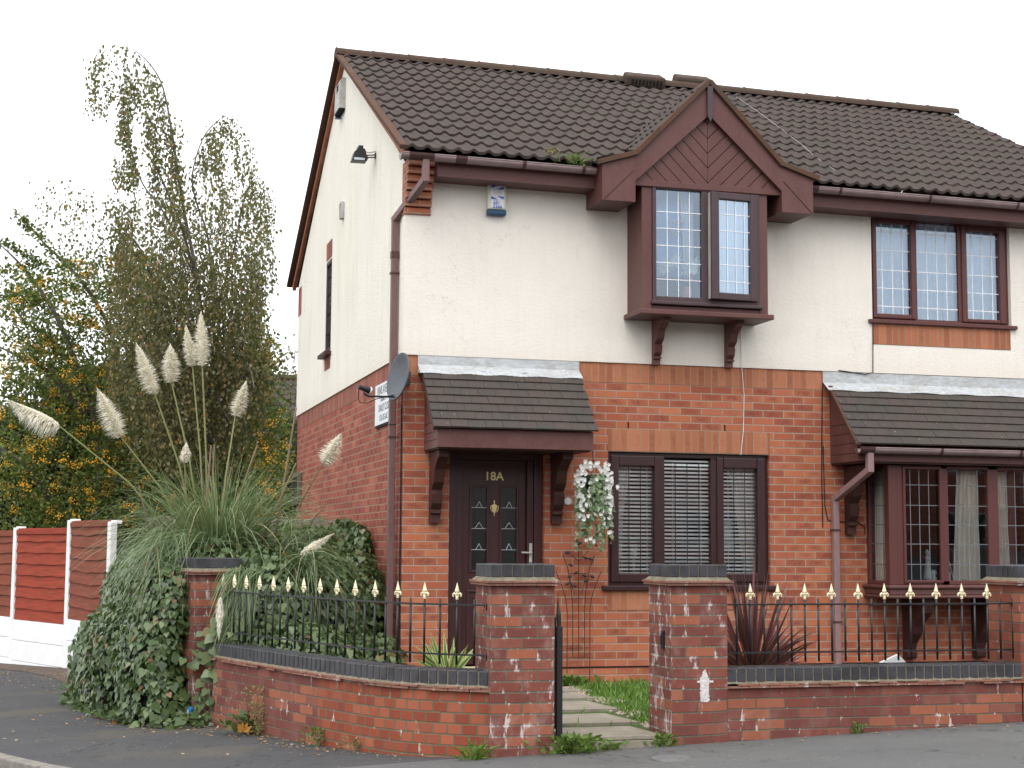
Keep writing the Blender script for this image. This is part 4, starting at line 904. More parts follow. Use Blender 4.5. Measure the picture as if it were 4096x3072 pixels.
# weathered bell box high on the gable
A = thing('alarm_box', (-.06, 3.88, 6.36), 'grimy grey bell box with vent slots high on the gable wall', 'alarm box')
g = G(); g.prism([(-.02, 6.40), (-.10, 6.40), (-.09, 6.74), (-.06, 6.78), (-.02, 6.78)], 'Y', 3.70, 4.06); g.v = [(x, y, z) for x, y, z in g.v]; g.build('box', 'oldwhite', A, bevel=.015)
g = G(); g.box(-.096, -.02, 3.71, 4.05, 6.378, 6.398); g.build('base', 'black', A, bevel=.01); g = G(); g.box(-.095, -.03, 3.98, 4.04, 6.345, 6.362); g.build('light', 'bluebase', A)
g = G()
for i in range(4): g.box(-.097, -.08, 3.80, 3.94, 6.64+i*.022, 6.648+i*.022)
g.build('vent_slot', 'black', A)
# floodlight
A = thing('floodlight', (-.12, 1.6, 5.2), 'black floodlight on a short arm on the cream gable wall', 'floodlight')
g = G(); g.beam((-.02, 1.60, 5.31), (-.14, 1.61, 5.30), .018, .010); g.beam((-.02, 1.60, 5.285), (-.14, 1.61, 5.275), .018, .010); g.box(-.032, -.02, 1.58, 1.62, 5.27, 5.33); g.build('arm', 'iron', A)
g = G(); g.prism([(-.285, 5.225), (-.125, 5.225), (-.105, 5.265), (-.125, 5.285), (-.145, 5.355), (-.165, 5.362), (-.165, 5.39), (-.215, 5.39), (-.215, 5.362), (-.258, 5.32), (-.275, 5.255)], 'Y', 1.55, 1.68); g.build('lamp_body', 'iron', A, bevel=.008)
g = G(); g.box(-.262, -.15, 1.545, 1.55, 5.232, 5.256); g.build('glass', 'silver', A)
g = G(); g.tube([(-.14, 1.62, 5.35), (-.10, 1.62, 5.332), (-.06, 1.61, 5.34), (-.02, 1.60, 5.345)], .004, 5); g.build('cable', 'rust', A)
A = thing('wall_vent', (-.04, 3.7, 5.06), 'small weathered louvred vent on the stained gable wall', 'vent')
g = G(); bars(g, -.06, .06, 5.04, 5.24, .02, 3.66, 3.70); g.v = [(-.024-(y-3.66), 3.70+x, z) for x, y, z in g.v]; g.build('frame', 'oldwhite', A)
g = G(); g.box(-.045, -.02, 3.66, 3.74, 5.06, 5.22); g.build('louvre', 'black', A)
A = thing('meter_box', (-.05, 7.25, 1.75), 'small grey framed box at the far end of the brick side wall', 'meter box')
g = G(); g.box(-.06, 0, 7.0, 7.62, 1.72, 2.16); g.build('box', 'stone', A, bevel=.01); g = G(); g.box(-.066, -.06, 7.08, 7.54, 1.78, 2.10); g.build('door', 'black', A)
# street sign
A = thing('street_sign', (-.01, .93, 2.36), 'white street name plate with black capitals on the brick side wall', 'sign')
g = G(); g.box(-.022, -.008, .46, 1.385, 2.36, 2.80); g.build('backing', 'black', A); g = G(); g.box(-.026, -.022, .462, 1.383, 2.385, 2.80); g.build('plate', 'sticker', A)
for body, sz, z, w_, yy in (('INNIS AVENUE', .125, 2.69, .86, .90), ('LEADING TO', .055, 2.615, .95, .92), ('OAKLEY CLOSE', .105, 2.515, .80, .89), ('CUL-DE-SAC', .085, 2.42, .95, .90)):
    text('lettering', body, M['blackink'], A, sz, (-.0265, yy, z), 'X', .0006, w_)
# satellite dish
A = thing('satellite_dish', (-.12, -.1, 2.5), 'grey oval satellite dish with its receiver arm at the house corner', 'satellite dish')
ax = Vector((-.80, -.10, .28)).normalized(); ax = Vector((-.90, -.36, .20)).normalized(); c = Vector((-.10, -.17, 2.745)); u_ = Vector((0, 0, 1)); rt = ax.cross(u_).normalized(); upv = rt.cross(ax).normalized()
g = G(); n = 36; rings = []
for (rr, hh) in ((0, -.055), (.3, -.05), (.6, -.035), (.85, -.015), (1., .0), (1.04, .002), (1.04, -.012), (.9, -.03), (.6, -.055), (0, -.07)):
    rings.append(len(g.v))
    for k_ in range(n): a = 2*math.pi*k_/n; ca, sa = math.cos(a), math.sin(a); g.v.append(tuple(c+rt*(.165*rr*ca)+upv*(.225*rr*sa)+ax*hh))
for a, b in zip(rings, rings[1:]):
    for k_ in range(n): g.f.append((a+k_, b+k_, b+(k_+1) % n, a+(k_+1) % n)); g.mi.append(0)
g.build('dish', 'dish', A, smooth=True)
foot = c-upv*.20-ax*.005; tipp = Vector((-.46, -.10, 2.70)); tipp = Vector((-.38, -.36, 2.66))
lnb = Vector((-.44, -.33, 2.60))
g = G(); g.tube([foot, foot.lerp(lnb-upv*.07, .85), lnb-upv*.045, lnb-upv*.01], [.010, .010, .010, .009], 8); g.build('arm', 'iron', A)
g = G(); g.lathe([(0, -.07), (.022, -.07), (.022, -.03), (.026, .0), (.032, .045), (.034, .05)], lnb, -ax, 14); g.build('receiver', 'iron', A)
g = G(); g.lathe([(.035, .045), (.036, .062), (.02, .07), (0, .07)], lnb, -ax, 14); g.build('receiver_cap', 'white', A)
g = G(); g.tube([lnb-upv*.02+ax*.06, lnb-upv*.10+ax*.05, lnb-upv*.14+ax*.02, lnb-upv*.12-ax*.06, lnb-upv*.06-ax*.14, foot+upv*.02], .004, 6); g.build('cable', 'black', A)
g = G(); bk = c-ax*.07; g.obox(bk-ax*.02, ax, rt, upv, .02, .05, .07); g.tube([bk, (-.03, -.06, 2.72), (.02, -.03, 2.735)], .018, 8); g.box(.0, .05, -.03, 0, 2.68, 2.79); g.build('bracket', 'iron', A, bevel=.004)
# ornaments inside the windows
A = thing('lantern', (5.56, -.3, .81), 'white open lantern on the bay window sill beside the curtain', 'lantern')
g = G()
for x in (5.525, 5.575):
    for y in (-.34, -.29): g.beam((x, y, .83), (x, y, 1.14), .006, .006)
g.box(5.52, 5.58, -.345, -.285, 1.14, 1.15); g.box(5.515, 5.60, -.35, -.28, .815, .93); g.build('frame', 'white', A, bevel=.004); g = G(); g.beam((5.585, -.31, 1.14), (5.65, -.33, .83), .005, .005); g.build('prop', 'white', A)
A = thing('figurine', (5.345, -.34, .84), 'slender silver figurine standing behind the leaded bay window pane', 'ornament')
g = G(); g.lathe([(0, 0), (.05, 0), (.045, .04), (.03, .14), (.018, .2), (.022, .215), (.03, .23), (.012, .245), (.01, .25), (.02, .265), (.022, .285), (.012, .305), (0, .31)], (5.345, -.34, .845), (0, 0, 1), 14); g.build('body', 'silver', A, smooth=True)
A = thing('ornament', (5.43, -.34, .84), 'small white bust beside the silver figurine', 'ornament')
g = G(); g.lathe([(0, 0), (.03, 0), (.03, .02), (.015, .04), (.015, .05), (.028, .065), (.03, .085), (.018, .105), (0, .11)], (5.415, -.34, .845), (0, 0, 1), 12); g.build('bust', 'white', A, smooth=True)
for i, x in enumerate((2.24, 2.40)):
    A = thing('candlestick', (x, .23, .82), ['glass candlestick with pale shade, left one behind the blind', 'glass candlestick with pale shade, right one behind the blind'][i], 'candlestick', 'candlesticks behind the ground floor blind')
    g = G(); g.lathe([(0, 0), (.04, 0), (.012, .02), (.012, .09), (.022, .11), (.012, .13), (.012, .22), (.03, .24), (0, .24)], (x, .23, .82), (0, 0, 1), 12); g.build('stand', 'silver', A, smooth=True); g = G(); g.lathe([(.03, .25), (.035, .37), (0, .37)], (x, .23, .82), (0, 0, 1), 12); g.build('candle', 'white', A, smooth=True)
A = thing('table_lamp', (3.40, .33, .8), 'white table lamp shade behind the right side of the blind', 'lamp')
g = G(); g.lathe([(.11, 0), (.09, .30), (0, .30)], (3.40, .33, 1.15), (0, 0, 1), 20); g.build('lamp_shade', 'white', A); g = G(); g.lathe([(.06, 0), (.02, .03), (.03, .12), (.012, .35)], (3.40, .33, .80), (0, 0, 1), 12); g.build('base', 'silver', A)
A = thing('heart_decoration', (2.62, -.38, 4.2), 'pale wicker heart hanging in the upper projecting window', 'decoration')
g = G(); pts = []
for i in range(29):
    t = 2*math.pi*i/28; pts.append((2.62+.0052*16*math.sin(t)**3, -.38, 4.30+.0056*(13*math.cos(t)-5*math.cos(2*t)-2*math.cos(3*t)-math.cos(4*t))))
g.tube(pts, .011, 6); g.tube([((p[0]-2.62)*.42+2.62, p[1], (p[2]-4.30)*.5+4.315) for p in pts], .009, 6); g.build('heart', 'silver', A)
A = thing('lily_bouquet', (2.65, -.36, 3.6), 'white lilies standing in the lower part of the upper window', 'flowers')
PP, TT = [], []
for i in range(15):
    c = Vector((random.uniform(2.47, 2.84), -.37+random.uniform(-.03, .03), random.uniform(3.82, 3.93)+(.06 if i % 3 == 0 else 0)))
    for k_ in range(6): a = k_*math.pi/3+random.random(); PP.append(c); TT.append((math.cos(a), -.5, math.sin(a)))
leaves('petals', PP, TT, np.tile((0, -1., .1), (len(PP), 1)), .078, [(0, 0), (.2, .4), (0, 1), (-.2, .4)], 'lily', A)
blades('stems_or_shade_shell', [(2.66, -.34, 3.60)]*9, [(2.5+.04*i, -.36, 3.84) for i in range(9)], .01, .008, 'pstem', A, 3)
g = G(); g.lathe([(.035, 0), (.05, .05), (.045, .12)], (2.76, -.33, 3.595), (0, 0, 1), 12); g.build('vase', 'orange', A, smooth=True)
# small weathered round bell push / disc beside the hanging basket
g = G(); g.lathe([(0, .0), (.032, .0), (.036, .012), (0, .012)], (1.635, -.0, 1.60), (0, -1, 0), 16); g.build('wall_disc', 'white', label='small white round disc on the brick wall beside the hanging basket', cat='disc', origin=(1.635, 0, 1.57))
# ================================================================= hanging basket
A = thing('hanging_basket', (1.73, -.50, 1.05), 'hanging basket of trailing variegated ivy and small white flowers beside the door', 'hanging basket')
g = G(); g.tube([(1.70, -.02, 2.10), (1.70, -.02, 2.3)], .008, 6); g.tube([(1.70, -.02, 2.28), (1.705, -.30, 2.27), (1.71, -.50, 2.20), (1.715, -.52, 2.14)], .007, 6); g.tube([(1.70, -.02, 2.12), (1.703, -.25, 2.2), (1.71, -.45, 2.22)], .005, 6); g.build('hook', 'iron', A)
BC = Vector((1.735, -.50, 1.80))
g = G(); g.tube([(1.715, -.52, 2.14), (1.73, -.50, 1.95)], .004, 5)
for a in (0, 2.1, 4.2): g.tube([(1.73, -.50, 1.98), (BC.x+.12*math.cos(a), BC.y+.12*math.sin(a), BC.z+.03)], .003, 5)
g.build('chain', 'rust', A)
g = G(); g.lathe([(0, -.10), (.07, -.085), (.12, -.02), (.13, .03), (0, .03)], BC, (0, 0, 1), 18); g.build('basket', 'ivycore', A, smooth=True)
PP, TT, NN = [], [], []
for i in range(34):
    a = random.uniform(0, 2*math.pi); r0 = .115; L = random.uniform(.3, .65) if i > 9 else random.uniform(.65, .86); p = BC+Vector((r0*math.cos(a)*.9, r0*math.sin(a), .05)); n = int(L/.028)
    for j in range(n):
        p = p+Vector((random.gauss(.0, .006)+(.005*math.cos(a) if j < 6 else 0), random.gauss(0, .005)+(.005*math.sin(a) if j < 6 else 0), -.024))
        d = Vector((random.gauss(0, .7), random.gauss(-.1, .6), -.6)); PP.append(tuple(p)); TT.append(tuple(d)); NN.append((random.gauss(math.cos(a)*.4, .5), -1+random.gauss(0, .4), .5))
leaves('trailing_leaves', PP, TT, NN, RNG.uniform(.03, .052, len(PP)), IVYV, 'variv', A, fold=.25)
PP, TT, NN = [], [], []
for i in range(250):
    a = random.uniform(-.5, math.pi+.5) if i < 80 else random.choice((random.gauss(.1, .25), random.gauss(math.pi, .25)))
    if i < 80: c = BC+Vector((.135*math.cos(a)+random.gauss(0, .022), random.uniform(-.12, .1), .04+.085*math.sin(a)+random.gauss(0, .025)))
    elif i < 135: c = BC+Vector((random.gauss(0, .09), random.uniform(-.16, -.10), -min(.6, abs(random.gauss(0, .28)))))
    else: c = BC+Vector((.145*math.cos(a)+random.gauss(0, .015), random.uniform(-.12, .08), -min(.5, abs(random.gauss(0, .24)))))
    for k_ in range(5): b_ = k_*1.257+random.random(); PP.append(tuple(c)); TT.append((math.cos(b_), -.35, math.sin(b_))); NN.append((0, -1, .2))
leaves('white_flowers', PP, TT, NN, .019, [(0, 0), (.5, .5), (.35, 1), (-.35, 1), (-.5, .5)], 'flower', A)
# wire trellis with leaf finials against the wall
A = thing('garden_trellis', (1.74, -.06, -.17), 'rusty wire trellis with small birds leaning against the brick wall', 'trellis')
g = G(); yy = -.06
xs = (1.615, 1.67, 1.73, 1.79, 1.845)
for i, x in enumerate(xs):
    t = (i-2)/2; zb = -.19 if i in (0, 4) else .10
    pts = [(x, yy, zb), (x, yy, .55)]
    if i in (0, 4): pts += [(x+t*.02, yy, .68), (x+t*.07, yy, .82), (x+t*.115, yy, .92)]
    elif i in (1, 3): pts += [(x+t*.02, yy, .72), (x+t*.10, yy, .95), (x+t*.20, yy, 1.08)]
    else: pts += [(x, yy, 1.22)]
    g.tube(pts, .0042, 6)
for z, a, b in ((.10, 1.615, 1.845), (.19, 1.615, 1.845), (.66, 1.60, 1.86), (.90, 1.64, 1.82)): g.tube([(a, yy, z), (b, yy, z)], .0035, 6)
for (x0, z0_, x1, z1_) in ((1.73, 1.02, 1.60, 1.12), (1.73, 1.02, 1.83, 1.12), (1.69, .70, 1.64, .84), (1.76, .70, 1.80, .88)): g.tube([(x0, yy, z0_), (x1, yy, z1_)], .0035, 6)
fr = g.build('wire_frame', 'rust', A)
for (x, z, s_) in ((1.605, 1.10, 1), (1.735, 1.19, 1), (1.80, 1.05, -1), (1.85, 1.04, -1), (1.65, .98, -1), (1.70, .91, 1), (1.635, .87, 1), (1.79, .88, -1), (1.87, .87, -1), (1.80, .83, 1), (1.69, .78, -1), (1.61, .80, 1)):
    g = G(); g.lathe([(0, -.032), (.004, -.02), (.013, -.005), (.014, .006), (.007, .014), (.009, .02), (.007, .026), (0, .034)], (x, yy-.006, z), (s_, 0, .35), 8); g.build('bird', 'iron', A, smooth=True)
# ================================================================= boundary walls, pillars, railings
def unit(x, y): l = math.hypot(x, y); return (x/l, y/l)
RAW = [(-1.82,-.22),(-1.68,-.75),(-1.53,-1.25),(-1.38,-1.72),(-1.24,-2.14),(-1.10,-2.56),(-.98,-2.88),(-.895,-3.09),(-.80,-3.28),(-.70,-3.44),(-.60,-3.565),(-.48,-3.68),(-.34,-3.79),(-.165,-3.90)]
def resample(pts, step):
    P = [Vector((x, y, 0)) for x, y in pts]; fine = []
    for i in range(len(P)-1):
        p0, p1_, p2_, p3_ = P[max(i-1, 0)], P[i], P[i+1], P[min(i+2, len(P)-1)]
        for j in range(12):
            t = j/12; fine.append(.5*((2*p1_)+(p2_-p0)*t+(2*p0-5*p1_+4*p2_-p3_)*t*t+(3*p1_-p0-3*p2_+p3_)*t**3))
    fine.append(P[-1]); d = [0]
    for a, b in zip(fine, fine[1:]): d.append(d[-1]+(b-a).length)
    L = d[-1]; n = max(1, round(L/step)); out = []
    for k_ in range(n+1):
        s_ = L*k_/n; i = max(j for j in range(len(d)) if d[j] <= s_+1e-9); i = min(i, len(fine)-2); t = (s_-d[i])/max(1e-9, d[i+1]-d[i]); out.append(fine[i].lerp(fine[i+1], min(1, max(0, t))))
    return out, L
def offs(pts, o):
    r = []
    for i, p in enumerate(pts):
        t = (pts[min(i+1, len(pts)-1)]-pts[max(i-1, 0)]).normalized(); r.append(p+Vector((-t.y, t.x, 0))*o)
    return r
ZT = .295
def low_wall(root, pts, L, s_split, mats):
    n = len(pts)-1
    for lo, hi, mt in ((0, s_split, mats[0]), (s_split, L+1, mats[1])):
        g = G()
        for i in range(n):
            s0, s1 = L*i/n, L*(i+1)/n
            if not (lo <= s0 < hi): continue
            a, b = pts[i], pts[i+1]; za, zb = gz(a.x, a.y)-.1, gz(b.x, b.y)-.1
            g.face([(a.x, a.y, za), (b.x, b.y, zb), (b.x, b.y, .15), (a.x, a.y, .15)], [(s0, za), (s1, zb), (s1, .15), (s0, .15)])
            ia, ib = IN[i], IN[i+1]
            g.face([(ib.x, ib.y, -.4), (ia.x, ia.y, -.4), (ia.x, ia.y, .15), (ib.x, ib.y, .15)], [(s1, -.4), (s0, -.4), (s0, .15), (s1, .15)])
        if g.f: g.build('brick_face', mt, root)
    # creasing tiles, ragged
    g = G()
    for lay in range(2):
        s_ = (.08 if lay else 0)
        while s_ < L:
            m_ = min(L-.001, s_+.08); i = min(n-1, int(m_/L*n)); t = m_/L*n-i; c = pts[i].lerp(pts[i+1], t); d = (pts[i+1]-pts[i]).normalized(); nr = Vector((-d.y, d.x, 0)); pr = random.choice((.028, .03, .012, .022, .004)) if random.random() < .55 else .028
            ln = .155; g.obox((c.x+nr.x*(.11-pr/2), c.y+nr.y*(.11-pr/2), .150+.017*lay+.008+random.uniform(-.001, .001)), d, nr, (0, 0, 1), ln/2, .11+pr/2, .0072); s_ += .16
    g.build('creasing_tiles', 'creasing', root, bevel=.003)
    g = G(); o1, o2 = offs(pts, -.014), offs(pts, .006)
    for i in range(n):
        a, b, c, d = o1[i], o1[i+1], o2[i+1], o2[i]; j1, j2 = .004*math.sin(i*2.1), .004*math.sin((i+1)*2.1)
        g.face([(a.x, a.y, .181+j1), (b.x, b.y, .181+j2), (c.x, c.y, .203+j2), (d.x, d.y, .203+j1)])
    g.build('mortar_fillet', 'mortar', root)
    g = G(); nb = round(L/.077)
    for k_ in range(nb):
        m_ = (k_+.5)/nb*n; i = min(n-1, int(m_)); c = pts[i].lerp(pts[i+1], m_-i); d = (pts[i+1]-pts[i]).normalized(); nr = Vector((-d.y, d.x, 0)); w_ = L/nb
        # fan: narrower on the inside of the bend
        ic = IN[i].lerp(IN[i+1], m_-i); wi = (IN[i+1]-IN[i]).length/(pts[i+1]-pts[i]).length*w_
        h0, h1 = (w_-.010)/2, max(.012, (wi-.006)/2); z0_, z1_ = .196, ZT+random.uniform(-.002, .002); A_ = c-nr*.004; B_ = ic
        q = [A_-d*h0, A_+d*h0, B_+d*h1, B_-d*h1]; b = len(g.v)
        g.v += [(p.x, p.y, z0_) for p in q]+[(p.x, p.y, z1_) for p in q]
        for f_ in ((4,5,6,7),(0,1,5,4),(1,2,6,5),(2,3,7,6),(3,0,4,7)): g.f.append(tuple(b+t for t in f_)); g.mi.append(0)
    g.build('coping_bricks', 'bluebrick', root, bevel=.007)
    g = G(); cm = offs(pts, .004)
    for i in range(n):
        a, b = cm[i], cm[i+1]; ia, ib = IN[i], IN[i+1]
        g.face([(a.x, a.y, .19), (b.x, b.y, .19), (b.x, b.y, ZT-.006), (a.x, a.y, ZT-.006)]); g.face([(a.x, a.y, ZT-.006), (b.x, b.y, ZT-.006), (ib.x, ib.y, ZT-.006), (ia.x, ia.y, ZT-.006)])
    g.build('coping_mortar', 'cmortar', root)
t_ = NT('blue engineering brick body', .42, .4); no_ = t_.noise(7., t_.pos(), 2.); f_ = t_.noise(150., t_.pos(), 3., .7)
cc_ = t_.mix(t_.ss(no_, .4, .62), (.046, .047, .056), (.027, .027, .031)); cc_ = t_.mix(t_.ss(f_, .4, .8, 0., .4), cc_, (.10, .095, .092)); t_.bump(f_, .3, .004); M['bluebrick'] = t_.col(cc_)
M['cmortar'] = plain('coping mortar', (.20, .17, .125), .95, .5, 25., .5, .1, (.12, .11, .07))
def pillar(root, corner, e1, e2, w1, w2, zb, mat, long_on_e1=False, mat_left=None):
    C0 = Vector((*corner, 0)); e1 = Vector((*e1, 0)); e2 = Vector((*e2, 0)); zt = .885
    def P(a, b, z): q = C0+e1*a+e2*b; return (q.x, q.y, z)
    g = G(); g.face([P(0, 0, zb), P(w1, 0, zb), P(w1, 0, zt), P(0, 0, zt)], [(0, zb), (w1, zb), (w1, zt), (0, zt)])
    g.face([P(w1, 0, zb), P(w1, w2, zb), P(w1, w2, zt), P(w1, 0, zt)], [(w1, zb), (w1+w2, zb), (w1+w2, zt), (w1, zt)])
    g.face([P(w1, w2, zb), P(0, w2, zb), P(0, w2, zt), P(w1, w2, zt)], [(0, zb), (w1, zb), (w1, zt), (0, zt)])
    g.build('pillar', mat, root)
    g = G(); g.face([P(0, w2, zb), P(0, 0, zb), P(0, 0, zt), P(0, w2, zt)], [(-w2+.1125, zb), (.1125, zb), (.1125, zt), (-w2+.1125, zt)]); g.build('pillar_side', mat_left or mat, root)
    g = G(); rr = random.uniform
    for lay, pr in ((0, .034), (1, .042)):
        nx = 3
        for i in range(nx):
            a0, a1 = -pr+(w1+2*pr)*i/nx+.001, -pr+(w1+2*pr)*(i+1)/nx-.001
            c = C0+e1*(a0+a1)/2+e2*w2/2; g.obox((c.x, c.y, .895+.018*lay+rr(-.001, .001)), e1, e2, (0, 0, 1), (a1-a0)/2, w2/2+pr, .0075)
    g.build('creasing_tiles', 'creasing', root, bevel=.003)
    g = G(); b = len(g.v)
    for (o_, z) in ((.026, .921), (-.002, .946)): g.v += [P(-o_, -o_, z), P(w1+o_, -o_, z), P(w1+o_, w2+o_, z), P(-o_, w2+o_, z)]
    for i in range(4): g.f.append((b+i, b+(i+1) % 4, b+4+(i+1) % 4, b+4+i)); g.mi.append(0)
    g.box(0, .001, 0, .001, .5, .501) if False else None
    g.build('mortar_fillet', 'mortar', root)
    g = G(); na, nb = (2, 6) if long_on_e1 else (6, 2)
    for i in range(na):
        for j in range(nb):
            a0, a1 = w1*i/na+.004, w1*(i+1)/na-.004; b0, b1 = w2*j/nb+.004, w2*(j+1)/nb-.004
            if i == 0: a0 = -.002
            if i == na-1: a1 = w1+.002
            if j == 0: b0 = -.002
            if j == nb-1: b1 = w2+.002
            c = C0+e1*(a0+a1)/2+e2*(b0+b1)/2; g.obox((c.x, c.y, .9905+rr(-.002, .002)), e1, e2, (0, 0, 1), (a1-a0)/2, (b1-b0)/2, .046)
    g.build('coping_bricks', 'bluebrick', root, bevel=.007)
    g = G(); c = C0+e1*w1/2+e2*w2/2; g.obox((c.x, c.y, .985), e1, e2, (0, 0, 1), w1/2-.008, w2/2-.008, .044); g.build('coping_mortar', 'cmortar', root)
LW = thing('garden_wall', (-1.0, -2.6, -.3), 'low curved red brick garden wall with blue brick coping and two pillars, left of the gate', 'wall')
pts, L = resample(RAW, .05); IN = offs(pts, .215); low_wall(LW, pts, L, L*.56, ('bwall', 'bhead'))
th = R(17); p3c = (-1.925, -.25)
pillar(LW, (-.165, -3.95), (1, 0), (0, 1), .462, .44, gz(0, -3.95)-.1, 'bpillar')
pillar(LW, p3c, (math.cos(th), math.sin(th)), (-math.sin(th), math.cos(th)), .44, .44, gz(-1.9, 0)-.15, 'bpillar', True)
RAWR = [(1.60,-3.95),(2.2,-3.95),(2.8,-3.95),(3.4,-3.95),(4.03,-3.95)]
PL = pts; 
RW = thing('garden_wall', (2.8, -3.8, -.2), 'low straight red brick garden wall with blue brick coping right of the gate', 'wall')
pts, LR = resample(RAWR, .05); IN = offs(pts, .215); low_wall(RW, pts, LR, 99, ('bwall', 'bwall'))
g = G(); g.face([(1.17, -3.9505, gz(1.17, -3.95)-.1), (1.602, -3.9505, gz(1.6, -3.95)-.1), (1.602, -3.9505, .15), (1.17, -3.9505, .15)], [(-.43, -.3), (0.002, -.3), (.002, .15), (-.43, .15)]); g.build('brick_face', 'bwall', RW)
pillar(RW, (1.17, -3.95), (1, 0), (0, 1), .434, .45, gz(1.2, -3.95)-.1, 'bpillar', False, 'bstone')
pillar(RW, (4.02, -3.95), (1, 0), (0, 1), .45, .45, gz(4.2, -3.95)-.1, 'bpier', True)
g = G()   # lime run on the pillar face
for i in range(26):
    t = i/25; w_ = (.012+.19*t) if t < .36 else (.125 if t < .39 else .070-.012*t+.008*math.sin(i*1.9)); zc = .285-.215*t; g.box(1.425-w_/2+random.uniform(-.006, .006), 1.425+w_/2+random.uniform(-.006, .006), -3.9535-.0001*i, -3.949, zc-.013, zc+.001)
g.build('lime_run', plain('lime deposit', (.66, .62, .60), .9, .4, 40.), RW)
# ---- railings
def finial(c, parent, ang=0.):
    g = G(); c = Vector(c); ca, sa = math.cos(ang), math.sin(ang)
    pr = [(.0, .118), (.002, .115), (.0155, .062), (.0175, .056), (.010, .050), (.010, .045), (.015, .040), (.011, .034), (.008, .020), (.012, .012), (.009, .003), (.011, 0)]
    g.lathe(pr[::-1], c, (0, 0, 1), 8)
    for sgn in (-1, 1):
        g.tube([c+Vector((sgn*ca*a, sgn*sa*a, z)) for a, z in ((.006, .020), (.012, .036), (.022, .042), (.031, .034), (.031, .022), (.025, .020))], [.006, .008, .009, .008, .006, .005], 7)
    return g.build('finial', 'gold', parent, smooth=False)
def railing(label, loc, path, bars_, ends):
    # path: list of points (rail line), bars_: list of (point, spiked, angle)
    A = thing('railing', loc, label, 'railing', 'black iron railings on the garden walls')
    for z in (.745, .395):
        g = G()
        for a, b in zip(path, path[1:]): g.beam((a[0], a[1], z), (b[0], b[1], z), .022, .012)
        o = g.build('rail', 'iron', A)
        for e in ends:
            g = G(); g.beam((e[0], e[1], z), (e[2], e[3], z), .03, .012); g.beam((e[2], e[3], z-.035), (e[2], e[3], z+.01), .03, .03, (1, 0, 0)); g.build('fixing', 'iron', o)
    b0 = None; f0 = None
    for (p, spk, an) in bars_:
        if b0 is None:
            g = G(); g.tube([(p[0], p[1], .325), (p[0], p[1], .785)], .0085, 8); b0 = g.build('bar', 'iron', A, smooth=True); b0.location = (0, 0, 0); bp = p; o = b0
        else: o = b0.copy(); COL.objects.link(o); o.location = (p[0]-bp[0], p[1]-bp[1], 0)
        if spk:
            if f0 is None: f0 = finial((p[0], p[1], .783), A, an); fp = p; fa = an
            else:
                q = f0.copy(); COL.objects.link(q); dl = Vector((p[0]-fp[0], p[1]-fp[1], 0)); da = an-fa
                # turn about the finial's own axis (its mesh is offset from the parent's origin)
                off = Vector((fp[0], fp[1], 0))-Vector((loc[0], loc[1], 0)); rot = Matrix.Rotation(da, 4, 'Z'); q.rotation_euler = (0, 0, da); q.location = dl+off-(rot @ off)
    return A
barsR = []
for i in range(23):
    x = 1.722+.1095*i; barsR.append(((x, -3.85), i % 2 == 1 and i < 20, 0))
railing('black iron railing with cream spear finials above the straight wall right of the gate', (2.8, -3.85, .33), [(1.61, -3.85), (4.10, -3.85)], barsR, [(4.06, -3.85, 4.10, -3.95)])
cen = offs(PL, .105); cpts = [(p.x, p.y) for p in cen]
nb = 28; barsL = []; n = len(cen)-1
for k_ in range(nb):
    m_ = (k_+.9)/(nb+.9)*n; i = min(n-1, int(m_)); c = cen[i].lerp(cen[i+1], m_-i); d = (cen[i+1]-cen[i]).normalized(); barsL.append(((c.x, c.y), k_ % 2 == 0, math.atan2(d.y, d.x)))
railing('curved black iron railing with cream spear finials above the wall left of the gate', (-1.0, -2.4, .33), cpts, barsL, [(cpts[-1][0], cpts[-1][1], -.15, -3.83)])
# ---- gate standing open against the left pillar
A = thing('garden_gate', (.335, -3.5, -.18), 'black iron garden gate standing open against the left pillar, seen edge on', 'gate')
g = G(); x = .338
for y in (-3.93, -3.10): g.box(x-.02, x+.02, y-.02, y+.02, -.16, .60 if y < -3.5 else .70)
for z in (-.10, .20, .52): g.box(x-.006, x+.006, -3.91, -3.12, z-.018, z+.018)
g.build('frame', 'iron', A, bevel=.003)
b0 = None
for i in range(7):
    y = -3.83+i*.105
    if b0 is None: g = G(); g.tube([(x, y, -.1), (x, y, .66)], .008, 6); b0 = g.build('bar', 'iron', A); y00 = y
    else: o = b0.copy(); COL.objects.link(o); o.location = (0, y-y00, 0)
g = G(); g.tube([(x-.002, -3.93, .60), (x-.004, -3.93, .68), (x-.008, -3.93, .74), (x-.012, -3.93, .83)], [.016, .019, .009, .001], 8); g.build('spike', 'iron', A)
A = thing('gate_latch', (1.16, -3.80, .45), 'black iron gate latch on the inner face of the right gate pillar', 'latch')
g = G(); g.box(1.150, 1.172, -3.83, -3.79, .43, .56); g.box(1.14, 1.155, -3.815, -3.805, .45, .54); g.build('catch', 'iron', A, bevel=.006)
# ---- manhole in the pavement
A = thing('manhole_cover', (.93, -4.62, gz(.93, -4.62)), 'small oval stop-tap cover set in the pale pavement before the gate', 'manhole cover')
g = G(); g.lathe([(0, .009), (.11, .009), (.115, .007), (.155, .008), (.16, .002)], (.93, -4.62, gz(.93, -4.62)), (0, 0, 1), 24); g.build('lid', plain('worn iron', (.15, .15, .15), .6, .4, 30.), A)
